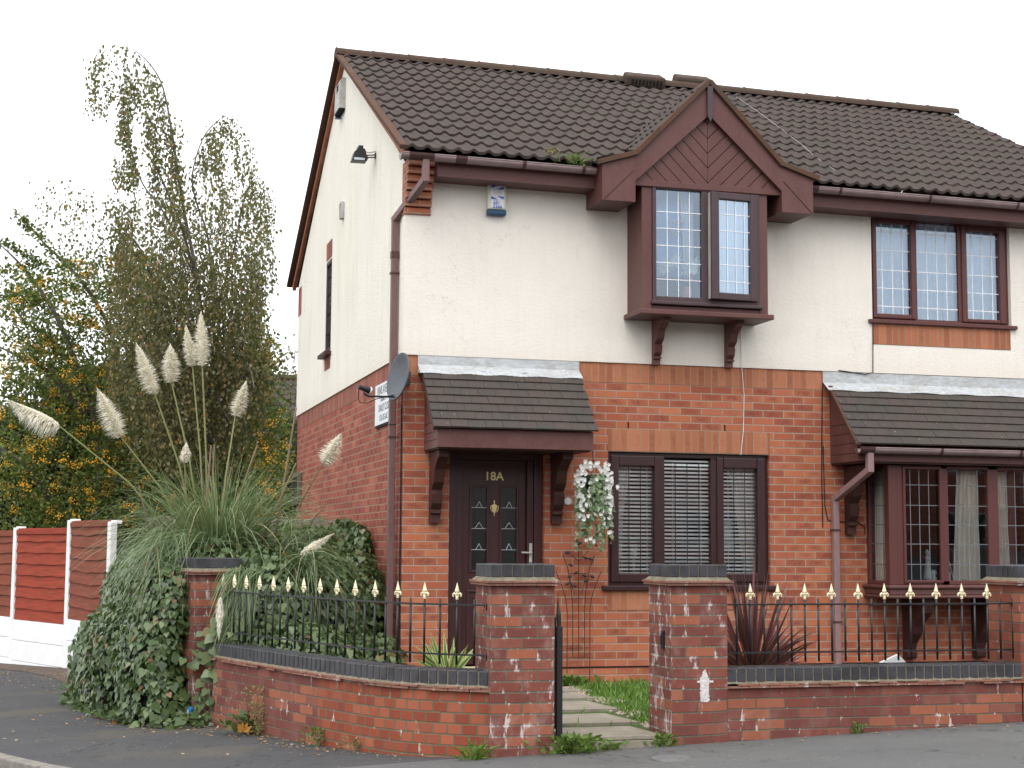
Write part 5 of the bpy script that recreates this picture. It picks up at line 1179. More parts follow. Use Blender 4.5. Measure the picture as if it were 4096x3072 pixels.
# ---- side fence
F0 = thing('garden_fence', (-3.3, 10, -.7), 'white concrete post fence with red brown lapped panels along the side street', 'fence')
FP_ = [(-4.70, 13.35), (-3.88, 11.46), (-3.05, 9.56), (-2.50, 7.74)]
tops = [1.38, 1.40, 1.50, 1.46]
for (x, y), zt in zip(FP_, tops):
    g = G(); b = gz(x, y)-.1; g.obox((x, y, (b+zt)/2), (.92, .40, 0), (-.40, .92, 0), (0, 0, 1), .050, .055, (zt-b)/2); g.build('post', 'white_p', F0, bevel=.012)
    g = G(); g.box(x-.02, x+.13, y+.02, y+.12, zt-.03, zt+.02); g.build('post_clip', 'white_p', F0, bevel=.01)
for i, ((a, b), zlo, zhi, mt) in enumerate(zip(zip(FP_, FP_[1:]), (.0, -.03, .06), (1.33, 1.36, 1.46), ('panel2', 'panel', 'panel2'))):
    A_, B_ = Vector((*a, 0)), Vector((*b, 0)); d = (B_-A_).normalized(); A_ = A_+d*.05; B_ = B_-d*.05; nr = Vector((d.y, -d.x, 0)); nr = nr if nr.y < 0 or nr.x < 0 else -nr; nr = Vector((d.y, -d.x, 0))
    if nr.dot(Vector((CX, CY, 0))-A_) < 0: nr = -nr
    g = G(); nbd = 8; hh = (zhi-zlo)/nbd; wav = 0.005 if i != 2 else .014
    for j in range(nbd):
        z0_ = zlo+j*hh; N_ = 14; b0 = len(g.v); ph = random.uniform(0, 6)
        for k_ in range(N_+1):
            t = k_/N_; p = A_.lerp(B_, t); wv = wav*math.sin(t*5.5+1.2+j*.15)+.006*math.sin(t*17+ph)
            if j == 0: wv = 0
            lo = p+nr*.028; hi = p+nr*.004
            g.v += [(lo.x, lo.y, z0_+wv), (lo.x+nr.x*-.012, lo.y-nr.y*.012, z0_+wv), (hi.x, hi.y, z0_+hh+.03)]
        for k_ in range(N_): q = b0+3*k_; g.f += [(q, q+3, q+5, q+2), (q+1, q+4, q+3, q)]; g.mi += [0, 0]
    pn = g.build('fence_panel', mt, F0)
    g = G(); g.beam(A_+nr*.03+Vector((0, 0, zhi-.03)), B_+nr*.03+Vector((0, 0, zhi-.03)), .02, .06); g.beam(A_-nr*.01+Vector((0, 0, zhi+.005)), B_-nr*.01+Vector((0, 0, zhi+.005)), .06, .015); g.build('top_trim', mt, pn)
    for j in range(3):
        z1_ = zlo-.005-j*.315; g = G(); g.beam(A_+nr*.02+Vector((0, 0, z1_-.155)), B_+nr*.02+Vector((0, 0, z1_-.155)), .03, .308); g.build('gravel_board', 'white_p', F0, bevel=.004)
# ---- things beyond the side garden
SW_ = thing('stone_wall', (-.9, 3.9, -.3), 'old stone and brick garden wall with rounded coping, overgrown with ivy', 'wall')
g = G(); g.box(-2.2, -.03, 3.75, 4.05, -.4, 1.30); g.build('wall_body', 'bwall', SW_)
g = G()
x = -2.2
while x < -.1:
    L_ = random.uniform(.28, .4); c = Vector((x+L_/2, 3.9, 1.36+random.uniform(-.02, .02))); b = len(g.v); n = 10
    for k_ in range(4):
        xx = x+L_*k_/3; sc = .85 if k_ in (0, 3) else 1.
        for i in range(n+1): a = math.pi*i/n; g.v.append((xx, 3.9-.20*sc*math.cos(a), 1.28+.20*sc*math.sin(a)+random.uniform(-.008, .008)))
    for k_ in range(3):
        for i in range(n): q = b+k_*(n+1)+i; g.f.append((q, q+n+1, q+n+2, q+1)); g.mi.append(0)
    for k_ in (0, 3): g.f.append(tuple(b+k_*(n+1)+i for i in range(n+1))); g.mi.append(0)
    x += L_+.012
g.build('coping_stones', 'stone', SW_, smooth=True)
BH = thing('rear_house', (3, 24, -1), 'neighbouring house behind with weathered brown tiled roof, mostly hidden by trees', 'house')
g = G(); g.box(-3.5, 9, 20.3, 28, -1.2, 3.25); g.build('brick_wall', 'brick_side', BH)
g = G(); rz = 5.25; d = Vector((0, 4.0, rz-3.25)); tile_sheet(g, (-3.8, 19.95, 3.22), (1, 0, 0), d, 13.1, d.length, .34, .15, .04, spw=6); g.face([(-3.8, 28.3, 3.2), (-3.8, 23.95, rz), (9.3, 23.95, rz), (9.3, 28.3, 3.2)]); g.build('tiled_roof', 'tile_small', BH)
g = G(); g.tube([(-3.8, 23.95, rz), (9.3, 23.95, rz)], .1, 8); g.build('ridge_tiles', 'ridge', BH); g = G(); g.box(-3.8, 9.3, 19.86, 19.96, 3.08, 3.2); g.build('gutter', 'black', BH); g = G(); g.box(-3.5, -3.49+12, 20.27, 20.3, 2.2, 2.9); g.build('window', 'black', BH)
# terrace on the far side of the street, behind the viewer: it is what the lower windows reflect
for i in range(6):
    x0 = -24+i*8.6; T = thing('terraced_house', (x0+4.3, -36, .2), 'brick house across the street, behind the viewer', 'house', 'houses across the street behind the viewer')
    g = G(); g.box(x0, x0+8.5, -40, -32, -.5, 5.3); g.build('brick_wall', 'brick_side', T)
    g = G(); g.prism([(-31.6, 5.2), (-36, 8.6), (-40.4, 5.2)], 'X', x0, x0+8.55); g.build('roof', 'tile_small', T)
    for (wx, wz) in ((1.2, .9), (1.2, 3.5), (5.2, 3.5), (5.2, .9)):
        g = G(); g.box(x0+wx, x0+wx+1.9, -32, -31.95, wz+.2, wz+1.5); f = g.build('window', 'white', T); g = G()
        for q in range(3): g.box(x0+wx+.08+q*.61, x0+wx+.6+q*.61, -31.95, -31.93, wz+.28, wz+1.42)
        g.build('pane', 'black', f)
# ================================================================= plants
def pip(x, y, poly):
    c = False
    for (x0, y0_), (x1, y1) in zip(poly, poly[1:]+poly[:1]):
        if (y0_ > y) != (y1 > y) and x < (x1-x0)*(y-y0_)/(y1-y0_)+x0: c = not c
    return c
def polypts(poly, n, Ya, Yb):
    xs = [p[0] for p in poly]; ys = [p[1] for p in poly]; out = []
    while len(out) < n:
        x, y = random.uniform(min(xs), max(xs)), random.uniform(min(ys), max(ys))
        if pip(x, y, poly): out.append(at(x, y, random.uniform(Ya, Yb)))
    return out
# ---- weeping birch
BT = thing('birch_tree', (-1.0, 11.3, -.9), 'tall weeping birch with thin drooping leafy strands and a bent top against the sky', 'tree')
def limb(g, pts, Y, r0, r1, n=7):
    P = [at(x, y, Y+random.uniform(-.25, .25)) for x, y in pts]; fine = []
    for i in range(len(P)-1):
        p0, p1_, p2_, p3_ = P[max(i-1, 0)], P[i], P[i+1], P[min(i+2, len(P)-1)]
        for j in range(5): t = j/5; fine.append(.5*((2*p1_)+(p2_-p0)*t+(2*p0-5*p1_+4*p2_-p3_)*t*t+(3*p1_-p0-3*p2_+p3_)*t**3))
    fine.append(P[-1]); m_ = len(fine); g.tube(fine, [r0+(r1-r0)*i/(m_-1) for i in range(m_)], n); return fine
g = G(); YB = 11.3; LB = []
base = Vector((at(440, 1150, YB).x, YB, -.9)); g.tube([base, at(440, 1150, YB)], [.12, .10], 9)
LB.append(limb(g, [(440, 1150), (448, 1000), (452, 880), (440, 760), (425, 600), (400, 470), (385, 380), (372, 290), (352, 190), (325, 140), (290, 108), (250, 90), (222, 96), (204, 130)], YB, .050, -.008))
LB.append(limb(g, [(452, 900), (462, 700), (450, 520), (425, 440), (415, 380), (438, 300), (470, 262), (495, 250), (520, 262), (545, 310)], YB+.3, .022, .001))
LB.append(limb(g, [(448, 1000), (420, 960), (395, 890), (330, 870), (300, 880)], YB-.4, .05, .012))
LB.append(limb(g, [(455, 960), (520, 850), (530, 780), (500, 720), (540, 640), (575, 600)], YB-.3, .06, .01))
LB.append(limb(g, [(450, 830), (400, 700), (330, 600), (290, 520), (230, 515), (200, 560)], YB+.2, .03, .005))
LB.append(limb(g, [(440, 760), (500, 560), (530, 420), (560, 385), (585, 430)], YB+.4, .022, .003))
LB.append(limb(g, [(430, 620), (360, 470), (310, 400), (285, 330), (275, 240), (290, 165)], YB-.2, .02, .002))
LB.append(limb(g, [(430, 640), (395, 500), (355, 400), (330, 330), (350, 200)], YB+.1, .03, .005))
LB.append(limb(g, [(460, 880), (500, 830), (560, 800), (600, 850)], YB-.5, .03, .006))
limb(g, [(590, 790), (610, 778), (628, 775), (645, 790)], YB-2, .008, .003, 5); limb(g, [(560, 760), (600, 740), (620, 745)], YB-1, .008, .003, 5)
for _ in range(26):
    x, y = random.uniform(330, 600), random.uniform(760, 1080); limb(g, [(x, y), (x+random.uniform(-50, 50), y-random.uniform(10, 60)), (x+random.uniform(-90, 90), y-random.uniform(-10, 80))], YB+random.uniform(-1.5, .6), .012, .003, 4)
g.build('trunk', 'bark', BT, smooth=True)
PP, TT, tw = [], [], G()
def strand(p, L, dens=1., spread=.05, drift=0.):
    p = Vector(p); n = int(L/.045); dx, dy = random.gauss(drift, .05), random.gauss(0, .05); q = [p.copy()]
    for i in range(n):
        p = p+Vector((dx*.045+random.gauss(0, .006), dy*.045+random.gauss(0, .006), -.045)); q.append(p.copy())
        if random.random() < dens:
            a = p+Vector((random.gauss(0, spread), random.gauss(0, spread), random.gauss(0, .02))); PP.append(tuple(a)); TT.append((random.gauss(0, .6), random.gauss(0, .6), -1.))
    if random.random() < .35 and len(q) > 3: tw.tube([q[0], q[len(q)//2], q[-1]], [.004, .003, .002], 3, cap=False)
for L_ in LB:
    m_ = len(L_)
    for i, p in enumerate(L_):
        if i < m_*.42: continue
        for _ in range(1 if i > m_*.8 else 2): strand(p.lerp(L_[min(m_-1, i+1)], random.random()), random.uniform(.25, 1.1), .8, .03)
body = [(262, 470), (300, 400), (345, 385), (385, 330), (420, 400), (450, 380), (500, 370), (540, 400), (575, 440), (580, 560), (570, 640), (590, 720), (590, 800), (560, 880), (400, 930), (300, 900), (235, 800), (230, 640), (245, 560)]
for p in polypts(body, 1500, 10.0, 12.8): strand(p, random.uniform(.35, 1.25), random.uniform(.5, 1.), .05)
for p in polypts([(330, 560), (560, 520), (590, 760), (540, 900), (380, 920), (300, 760)], 700, 10.2, 12.6): strand(p, random.uniform(.5, 1.4), .9, .06)
cols = [(206, 120, 255, 10, 4), (198, 150, 180, 8, 3), (216, 110, 160, 14, 4), (272, 130, 300, 16, 10), (268, 240, 330, 14, 9), (262, 330, 420, 16, 8), (300, 150, 250, 14, 5), (330, 150, 240, 16, 6), (326, 220, 340, 14, 9), (340, 260, 420, 18, 8), (282, 300, 420, 20, 12), (236, 165, 240, 14, 4), (222, 200, 260, 10, 3), (372, 240, 330, 18, 8), (378, 300, 400, 22, 11), (350, 210, 300, 12, 4), (395, 250, 330, 8, 2), (458, 270, 330, 12, 5), (470, 270, 420, 18, 12), (440, 300, 400, 16, 6), (505, 262, 340, 12, 4), (522, 290, 420, 14, 5), (545, 320, 460, 14, 6), (565, 380, 520, 12, 7), (580, 430, 560, 12, 6), (590, 540, 640, 9, 5), (270, 420, 560, 22, 12), (245, 400, 520, 12, 4)]
for (x, y0_, y1, wd, n) in cols:
    for _ in range(int(n*2.2)):
        ya = random.uniform(y0_, (y0_+y1)/2); p = at(x+random.gauss(0, wd*.45), ya, YB+random.uniform(-.6, .6)); L_ = (random.uniform(.5, 1.)*(y1-ya))/ (1560/1024*2212/ (YB-CY)/ .97)*1.0
        strand(p, max(.2, (y1-ya)*K/6241*26*random.uniform(.6, 1.)), .85, .045)
for (x0, y0_, n) in ((105, 430, 5), (150, 425, 8), (130, 390, 4), (175, 400, 6), (210, 470, 8), (90, 460, 3), (190, 520, 9), (160, 480, 8), (225, 440, 5)):
    for _ in range(n*2): strand(at(x0+random.gauss(0, 18), y0_+random.gauss(0, 14), YB+random.uniform(-.5, .5)), random.uniform(.2, .6), .45, .08)
for _ in range(36): strand(at(random.uniform(555, 640), random.uniform(720, 790), YB+random.uniform(-1, .6)), random.uniform(.2, .8), .5, .06)
n = len(PP); leaves('crown', PP, TT, rnd_dirs(n), RNG.uniform(.04, .08, n), [(0, 0), (.36, .3), (.2, .7), (0, 1), (-.2, .7), (-.36, .3)], 'birch', BT); tw.build('twigs', 'twig', BT)
# ---- berry laden shrub tree
ST = thing('berry_tree', (-3.6, 14, -.9), 'wide dark green berry tree full of orange yellow fruit behind the fence', 'tree')
g = G(); YS = 13.6
for pl in ([(200, 1150), (215, 1000), (190, 860), (120, 740), (60, 700), (10, 640)], [(215, 1000), (260, 880), (240, 720), (170, 600), (100, 530), (40, 462)], [(190, 900), (100, 800), (40, 770), (-20, 740)], [(240, 1020), (330, 880), (310, 720), (250, 600)], [(190, 860), (130, 700), (60, 590), (0, 528)], [(250, 1050), (420, 900), (500, 780), (560, 700)], [(120, 1100), (60, 1010), (-10, 960)]): limb(g, pl, YS, .06, .008, 6)
g.build('trunk', 'bark', ST, smooth=True)
PP, TT, BP = [], [], []
def clump(c, n, r, nb=0):
    for _ in range(n):
        d = Vector((random.gauss(0, r), random.gauss(0, r), random.gauss(0, r*.75))); p = c+d; PP.append(tuple(p)); TT.append((d.x*2+random.gauss(0, .4), d.y*2+random.gauss(0, .4), random.gauss(.1, .5)))
    if nb:
        cc = c+Vector((random.gauss(0, r*.8), -r*random.uniform(.2, 1.2), random.gauss(0, r*.6)))
        for _ in range(nb): BP.append(cc+Vector((random.gauss(0, .05), random.gauss(0, .04), random.gauss(0, .04))))
dense = [(95, 600), (140, 560), (200, 560), (260, 560), (330, 560), (345, 640), (330, 760), (320, 900), (330, 1150), (0, 1150), (0, 850), (60, 800), (70, 700)]
for p in polypts(dense, 620, 12.6, 15.0): clump(p, 34, .17, 20 if random.random() < .4 else 0)
for p in polypts([(0, 600), (100, 560), (120, 800), (0, 860)], 110, 12.8, 14.6): clump(p, 24, .14, 10 if random.random() < .4 else 0)
for p in polypts([(330, 700), (440, 760), (580, 770), (604, 900), (615, 1150), (300, 1150)], 400, 12.4, 14.0): clump(p, 26, .18, 12 if random.random() < .42 else 0)
for p in polypts([(540, 720), (580, 720), (598, 860), (610, 1120), (560, 1130)], 90, 10.4, 11.4): clump(p, 26, .15, 12 if random.random() < .55 else 0)
def spray(pl, n, r):
    P = [at(x, y, YS) for x, y in pl]
    for _ in range(n):
        i = random.randrange(len(P)-1); c = P[i].lerp(P[i+1], random.random()); clump(c, 9, r)
spray([(40, 460), (60, 490), (90, 520), (125, 560), (160, 580)], 46, .06); spray([(0, 525), (30, 535), (70, 560), (110, 590)], 34, .06); spray([(0, 590), (40, 575), (70, 580)], 14, .05); spray([(0, 640), (50, 640), (100, 650)], 26, .07); spray([(240, 560), (290, 555), (335, 560)], 24, .07)
n = len(PP); uvj = np.clip(RNG.normal(.45, .25, n), 0, 1); leaves('crown', PP, TT, rnd_dirs(n), RNG.uniform(.05, .09, n), OVAL, 'berryleaf', ST, uvj=uvj)
g = G()
for p in BP:
    r = random.uniform(.012, .020); b = len(g.v); g.v += [(p.x+r, p.y, p.z), (p.x, p.y+r, p.z), (p.x-r, p.y, p.z), (p.x, p.y-r, p.z), (p.x, p.y, p.z+r), (p.x, p.y, p.z-r)]
    for f_ in ((0,1,4),(1,2,4),(2,3,4),(3,0,4),(1,0,5),(2,1,5),(3,2,5),(0,3,5)): g.f.append(tuple(b+i for i in f_)); g.mi.append(0)
g.build('berries', 'berry', ST, smooth=True, autouv=False)
# ---- dark hedge closing the view low down
HD = []
for p in polypts([(-20, 880), (90, 840), (220, 800), (420, 800), (560, 860), (596, 900), (620, 1060), (650, 1200), (-20, 1200)], 900, 15.6, 17.2):
    for _ in range(24): HD.append((p.x+random.gauss(0, .22), p.y+random.gauss(0, .25), p.z+random.gauss(0, .2)))
HT = thing('hedge', (-2.5, 16.4, -1), 'dark leafy hedge filling the gaps low behind the berry tree and birch', 'hedge')
n = len(HD); leaves('foliage', HD, rnd_dirs(n), rnd_dirs(n), RNG.uniform(.10, .2, n), OVAL, 'hedge', HT)
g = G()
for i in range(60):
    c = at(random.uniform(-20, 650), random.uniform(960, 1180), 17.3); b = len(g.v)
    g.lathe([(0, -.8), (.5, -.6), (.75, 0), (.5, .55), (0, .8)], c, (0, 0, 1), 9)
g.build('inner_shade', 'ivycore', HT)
# ---- ivy
def ivy_blobs(name, blobs, label, cat, per_m2, size, mat='ivy', down=.8, loc=None, extra=None, core=.82, view=None):
    A = thing(name, loc or blobs[0][0], label, cat); PP, TT, NN = [], [], []
    for (c, r, *rest) in blobs:
        c = np.array(c); r = np.array(r if not isinstance(r, (int, float)) else (r, r, r)); n = int(per_m2*4*math.pi*((r[0]*r[1]+r[1]*r[2]+r[0]*r[2])/3))
        d = rnd_dirs(n); p = c+d*r*RNG.uniform(.86, 1.07, (n, 1))
        for i in range(n):
            q = p[i]
            if any(np.sum(((q-np.array(c2))/np.array(r2 if not isinstance(r2, (int, float)) else (r2,)*3))**2) < .70 for (c2, r2, *_r) in blobs if c2 is not c and tuple(c2) != tuple(c)): continue
            if q[2] < gz(q[0], q[1])+.01: continue
            nn = d[i]/r; nn = nn/np.linalg.norm(nn)
            if nn[1] > .55: continue
            PP.append(q); t = np.array((0, 0, -1.))+nn*.35+RNG.normal(0, .35, 3); TT.append(t); NN.append(nn+np.array((0, 0, .45))+RNG.normal(0, .28, 3))
    if extra: extra(PP, TT, NN)
    n = len(PP); leaves('leaves', PP, TT, NN, size*np.clip(RNG.lognormal(-.12, .33, n), .4, 1.7), IVYL, mat, A, fold=.22, uvj=np.clip(RNG.normal(.5, .24, n), 0, 1))
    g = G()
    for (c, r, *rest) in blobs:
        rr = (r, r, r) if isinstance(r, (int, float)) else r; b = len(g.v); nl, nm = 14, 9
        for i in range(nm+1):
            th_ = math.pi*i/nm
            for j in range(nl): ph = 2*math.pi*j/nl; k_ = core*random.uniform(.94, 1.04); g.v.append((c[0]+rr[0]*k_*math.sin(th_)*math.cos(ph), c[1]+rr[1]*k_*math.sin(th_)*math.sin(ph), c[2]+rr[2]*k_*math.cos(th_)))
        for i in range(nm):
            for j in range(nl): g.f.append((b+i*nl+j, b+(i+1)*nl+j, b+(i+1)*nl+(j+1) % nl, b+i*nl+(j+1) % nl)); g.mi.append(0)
    g.build('stems_or_shade_shell', 'ivycore', A)  # dark ellipsoid shells under the ivy leaves, added to block light
    return A
def ground_scatter(poly, n, s=.05):
    def f(PP, TT, NN):
        k_ = 0
        xs = [p[0] for p in poly]; ys = [p[1] for p in poly]
        while k_ < n:
            x, y = random.uniform(min(xs), max(xs)), random.uniform(min(ys), max(ys))
            if pip(x, y, poly):
                k_ += 1; PP.append(np.array((x, y, gz(x, y)+abs(random.gauss(.02, s))))); TT.append(np.array((random.gauss(-.3, .8), random.gauss(-.4, .8), random.gauss(-.1, .25)))); NN.append(np.array((random.gauss(0, .35), random.gauss(-.35, .35), 1.)))
    return f
IB = [((-2.12, .35, .55), (.26, .55, .52)), ((-2.22, .5, .05), (.34, .75, .62)), ((-2.18, 1.5, .55), (.33, .9, .62)), ((-2.35, 1.6, .0), (.50, 1.0, .62)), ((-2.22, 3.0, .45), (.36, 1.1, .68)), ((-2.45, 3.0, -.1), (.52, 1.2, .62)),
      ((-2.28, 4.6, .35), (.36, 1.1, .74)), ((-2.4, 4.8, -.2), (.46, 1.2, .6)), ((-2.32, 6.1, .3), (.32, 1.0, .70)), ((-2.3, 7.2, .2), (.26, .7, .75)), ((-2.15, .1, -.3), (.30, .42, .42)),
      ((-1.95, 1.2, .85), (.45, .8, .36)), ((-1.9, 2.4, .9), (.5, .9, .36))]
ivy_blobs('ivy', IB, 'thick ivy smothering the side wall and spilling onto the dark pavement', 'ivy', 980, .056, loc=(-2.2, 2, -.6),
    extra=ground_scatter([(-3.15, 4.3), (-2.4, 5.2), (-2.0, 2.), (-1.75, -.1), (-1.75, -.62), (-2.1, -.62), (-2.5, -.1), (-2.75, .9), (-2.95, 2.2), (-3.12, 2.9), (-2.75, 3.3)], 1900, .045))
IG = [((-1.25, .2, .35), (.55, .6, .75)), ((-.75, .6, .3), (.55, .6, .85)), ((-.30, .9, .25), (.42, .55, .80)), ((-1.35, 1.2, .62), (.6, .7, .62)), ((-.6, 1.8, .65), (.65, .7, .68)), ((-.22, 2.0, .82), (.30, .5, .60)), ((-.13, 1.55, .50), (.16, .45, .85)),
      ((-1.2, 2.3, .75), (.6, .6, .60)), ((-.95, -.55, .05), (.5, .5, .40)), ((-.35, .0, .0), (.38, .5, .36)), ((-1.35, -.35, .1), (.32, .4, .40)), ((-1.6, .9, .8), (.4, .7, .45)), ((-.9, 3.1, 1.0), (.7, .5, .40))]
def trail(PP, TT, NN):
    for _ in range(120):
        x, y = random.uniform(-1.6, -.15), random.uniform(-1.9, -.3); z = gg(x, y)+random.uniform(.02, .16)
        if x < -1.28 and y < -1.4: continue
        PP.append(np.array((x, y, z))); TT.append(np.array((random.gauss(0, .7), random.gauss(-.3, .6), random.gauss(-.3, .3)))); NN.append(np.array((random.gauss(0, .3), -.6, .8)))
ivy_blobs('ivy', IG, 'dark ivy filling the side garden behind the curved railing up to the brick house wall', 'ivy', 900, .055, loc=(-.8, .8, -.2), extra=trail)
# ivy strand climbing the outer pillar
A = thing('ivy_trail', (-1.7, -.4, -.4), 'loose ivy trail hanging over the left end of the curved wall by the outer pillar', 'ivy')
PP, TT, NN = [], [], []
for (a, b, n) in (((-1.90, -.36, -.40), (-1.72, -.42, .45), 46), ((-1.72, -.45, .45), (-1.55, -.55, .52), 22), ((-1.78, -.40, -.30), (-1.62, -.60, .40), 34), ((-1.93, -.32, .1), (-1.86, -.36, .35), 10)):
    for _ in range(n): t = random.random(); p = np.array(a)*(1-t)+np.array(b)*t+RNG.normal(0, .035, 3); PP.append(p); TT.append(np.array((random.gauss(0, .6), random.gauss(-.3, .4), -.8))); NN.append(np.array((random.gauss(0, .4), -1, .5)))
leaves('leaves', PP, TT, NN, RNG.uniform(.06, .11, len(PP)), IVYL, 'ivy', A, fold=.22, uvj=np.clip(RNG.normal(.68, .18, len(PP)), 0, 1))
g = G(); g.tube([(-1.92, -.37, -.42), (-1.86, -.37, -.1), (-1.78, -.36, .15), (-1.71, -.45, .42)], .006, 5); g.tube([(-1.80, -.45, -.4), (-1.76, -.42, .0), (-1.60, -.6, .42)], .005, 5); g.build('stems_or_shade_shell', 'twig', A)
# ---- pampas grass
def plume_mesh(A, tip, basep, wd, mat='plume', n=620, name='plume', droop=1.):
    a, b = Vector(basep), Vector(tip); d = b-a; L = d.length; dn = d.normalized(); roots, tips = [], []; n = int(n*2.6)
    gc = G(); gc.tube([a+d*t for t in (.02, .12, .3, .55, .8, .97)], [wd*x for x in (.05, .15, .19, .16, .08, .01)], 9); gc.build('core', mat, A, smooth=True)
    for _ in range(n):
        t = random.uniform(0, .97)**.85; p = a+d*t; ph = random.uniform(0, 2*math.pi); o1 = dn.orthogonal().normalized(); o2 = dn.cross(o1); od = o1*math.cos(ph)+o2*math.sin(ph)
        w = wd*1.45*(math.sin(math.pi*min(1, (t*.9+.13)))**.7)*(1-.5*t)*random.uniform(.35, 1.); ln = L*random.uniform(.07, .18)
        roots.append(tuple(p)); tips.append(tuple(p+od*w*.55+dn*ln*(.8-.2*droop*(1-t))+Vector((0, 0, -.02*droop-w*.55*(1-abs(dn.z))*droop))))
    return blades(name, roots, tips, [.008]*n, [random.uniform(.007, .013) for _ in range(n)], mat, A, 3, uvj=[random.gauss(.6, .25) for _ in range(n)])
PG = thing('pampas_grass', (-1.45, 1.2, .3), 'large pampas grass clump with tall cream feather plumes above the ivy', 'pampas grass')
C = Vector((-1.62, 1.1, .98)); YP = 1.1
roots, tips, sags = [], [], []
for i in range(1150):
    a = random.uniform(0, 2*math.pi); el = random.uniform(.25, 1.45)**1.0; L = random.uniform(.7, 1.75); r0 = random.uniform(0, .22)
    root = C+Vector((math.cos(a)*r0*1.3, math.sin(a)*r0, random.uniform(-.05, .08))); out = L*math.cos(el)*1.0
    tip = root+Vector((math.cos(a+random.gauss(0, .15))*out, math.sin(a)*out*.9, L*math.sin(el)*.72-(.45 if el < .6 else .14)*L*random.uniform(.1, 1.1)))
    roots.append(tuple(root)); tips.append(tuple(tip)); sags.append(L*random.uniform(.10, .34)*math.cos(el)+.02)
blades('leaves', roots, tips, sags, [random.uniform(.007, .014) for _ in roots], 'pblade', PG, 8, uvj=list(np.clip(RNG.normal(.55, .25, len(roots)), 0, .99)))
PLM = [((22, 865), (130, 922), .21, (400, 1190)), ((213, 843), (262, 945), .22, (415, 1190)), ((297, 746), (335, 852), .19, (430, 1180)), ((368, 745), (371, 828), .19, (440, 1180)), ((402, 705), (416, 792), .13, (445, 1180)), ((434, 678), (437, 793), .165, (450, 1180)), ((531, 825), (508, 900), .16, (470, 1180)), ((403, 956), (399, 1000), .11, (405, 1180))]
for i, (tp, bs, wd, rt_) in enumerate(PLM):
    yd = YP+random.uniform(-.25, .25); T_ = at(*tp, yd); B_ = at(*bs, yd); R_ = at(*rt_, YP); R_.z = min(R_.z, 1.1)
    pm = plume_mesh(PG, T_, B_, wd, n=760 if i < 7 else 400)
    mid = B_.lerp(R_, .5)+Vector((.05*(R_.x-B_.x), 0, .06)); g = G(); g.tube([T_.lerp(B_, .5), B_, mid, R_], [.004, .007, .009, .010], 6); g.build('stem', 'pstem', PG)
g = G()
for a, b in (((456, 962), (440, 1180)), ((463, 962), (452, 1180)), ((556, 962), (500, 1120)), ((500, 1010), (470, 1150)), ((640, 880), (596, 1150)), ((640, 1000), (560, 1180)), ((300, 1050), (330, 1180))): g.tube([at(*a, YP-.2), at(*b, YP)], [.008, .012], 5)
g.build('dead_stalks', 'deadstem', PG)
# fallen and leaning plumes
B2 = thing('pampas_plume', (-.55, .9, .9), 'single pale pampas plume leaning against the brick side wall', 'pampas grass')
T_, B_ = at(735, 938, .35), at(697, 1002, .35); plume_mesh(B2, T_, B_, .20, 'plume', 560); g = G(); g.tube([T_.lerp(B_, .6), B_, at(650, 1085, .8), at(600, 1190, .9)], [.004, .006, .007, .008], 6); g.build('stem', 'pstem', B2)
B3 = thing('pampas_plume', (-.6, -.1, .9), 'fallen dry pampas plume lying across the ivy by the house wall', 'pampas grass')
T_, B_ = at(716, 1156, -.15), at(648, 1200, -.1); plume_mesh(B3, T_, B_, .10, 'plume', 420, droop=.3); g = G(); g.tube([T_.lerp(B_, .4), B_, at(600, 1225, 0)], [.004, .006, .007], 6); g.build('stem', 'deadstem', B3)
B4 = thing('pampas_plume', (-1.68, -.45, .5), 'drooping whitish pampas plume hanging down over the left end of the railing', 'pampas grass')
T_, B_ = at(473, 1376, -.6), at(476, 1290, -.6); plume_mesh(B4, T_, B_, .075, 'plume', 420, droop=0); g = G(); g.tube([B_, at(490, 1262, -.5), at(516, 1235, -.3)], [.006, .008, .01], 5); g.build('stem', 'deadstem', B4)
# drooping grass beside it and over the railing
A = thing('pampas_tuft', (-1.4, -.3, .8), 'arching green pampas blades drooping over the railing beside the outer pillar', 'pampas grass')
roots, tips, sags = [], [], []
for _ in range(210):
    r0 = at(random.uniform(500, 575), random.uniform(1225, 1250), -.2); t = at(random.uniform(445, 545), random.uniform(1290, 1440), random.uniform(-.75, -.4)); roots.append(tuple(r0)); tips.append(tuple(t)); sags.append(random.uniform(.08, .16))
for _ in range(190):
    r0 = at(random.uniform(600, 690), random.uniform(1200, 1230), -.1); t = at(random.choice((random.uniform(700, 840), random.uniform(740, 800), random.uniform(560, 700))), random.uniform(1230, 1400), random.uniform(-.45, .0)); roots.append(tuple(r0)); tips.append(tuple(t)); sags.append(random.uniform(.07, .17))
for _ in range(70):
    r0 = at(random.uniform(610, 680), random.uniform(1130, 1190), .1); t = at(random.uniform(560, 760), random.uniform(1100, 1220), random.uniform(-.2, .3)); roots.append(tuple(r0)); tips.append(tuple(t)); sags.append(random.uniform(.05, .15))
blades('leaves', roots, tips, sags, [random.uniform(.007, .012) for _ in roots], 'pblade', A, 7)
A = thing('pampas_tuft', (-2.4, 1, .7), 'thin pampas blades arching left over the white fence and ivy', 'pampas grass'); roots, tips, sags = [], [], []
for _ in range(150):
    r0 = at(random.uniform(330, 400), random.uniform(1130, 1190), 1.); t = at(random.uniform(195, 330), random.uniform(1080, 1330), random.uniform(.7, 1.5)); roots.append(tuple(r0)); tips.append(tuple(t)); sags.append(random.uniform(.12, .25))
for _ in range(230):
    r0 = at(random.uniform(330, 450), random.uniform(1150, 1185), random.uniform(.3, .9)); t = at(random.uniform(205, 420), random.uniform(1180, 1370), random.uniform(-.35, .3)); roots.append(tuple(r0)); tips.append(tuple(t)); sags.append(random.uniform(.08, .2))
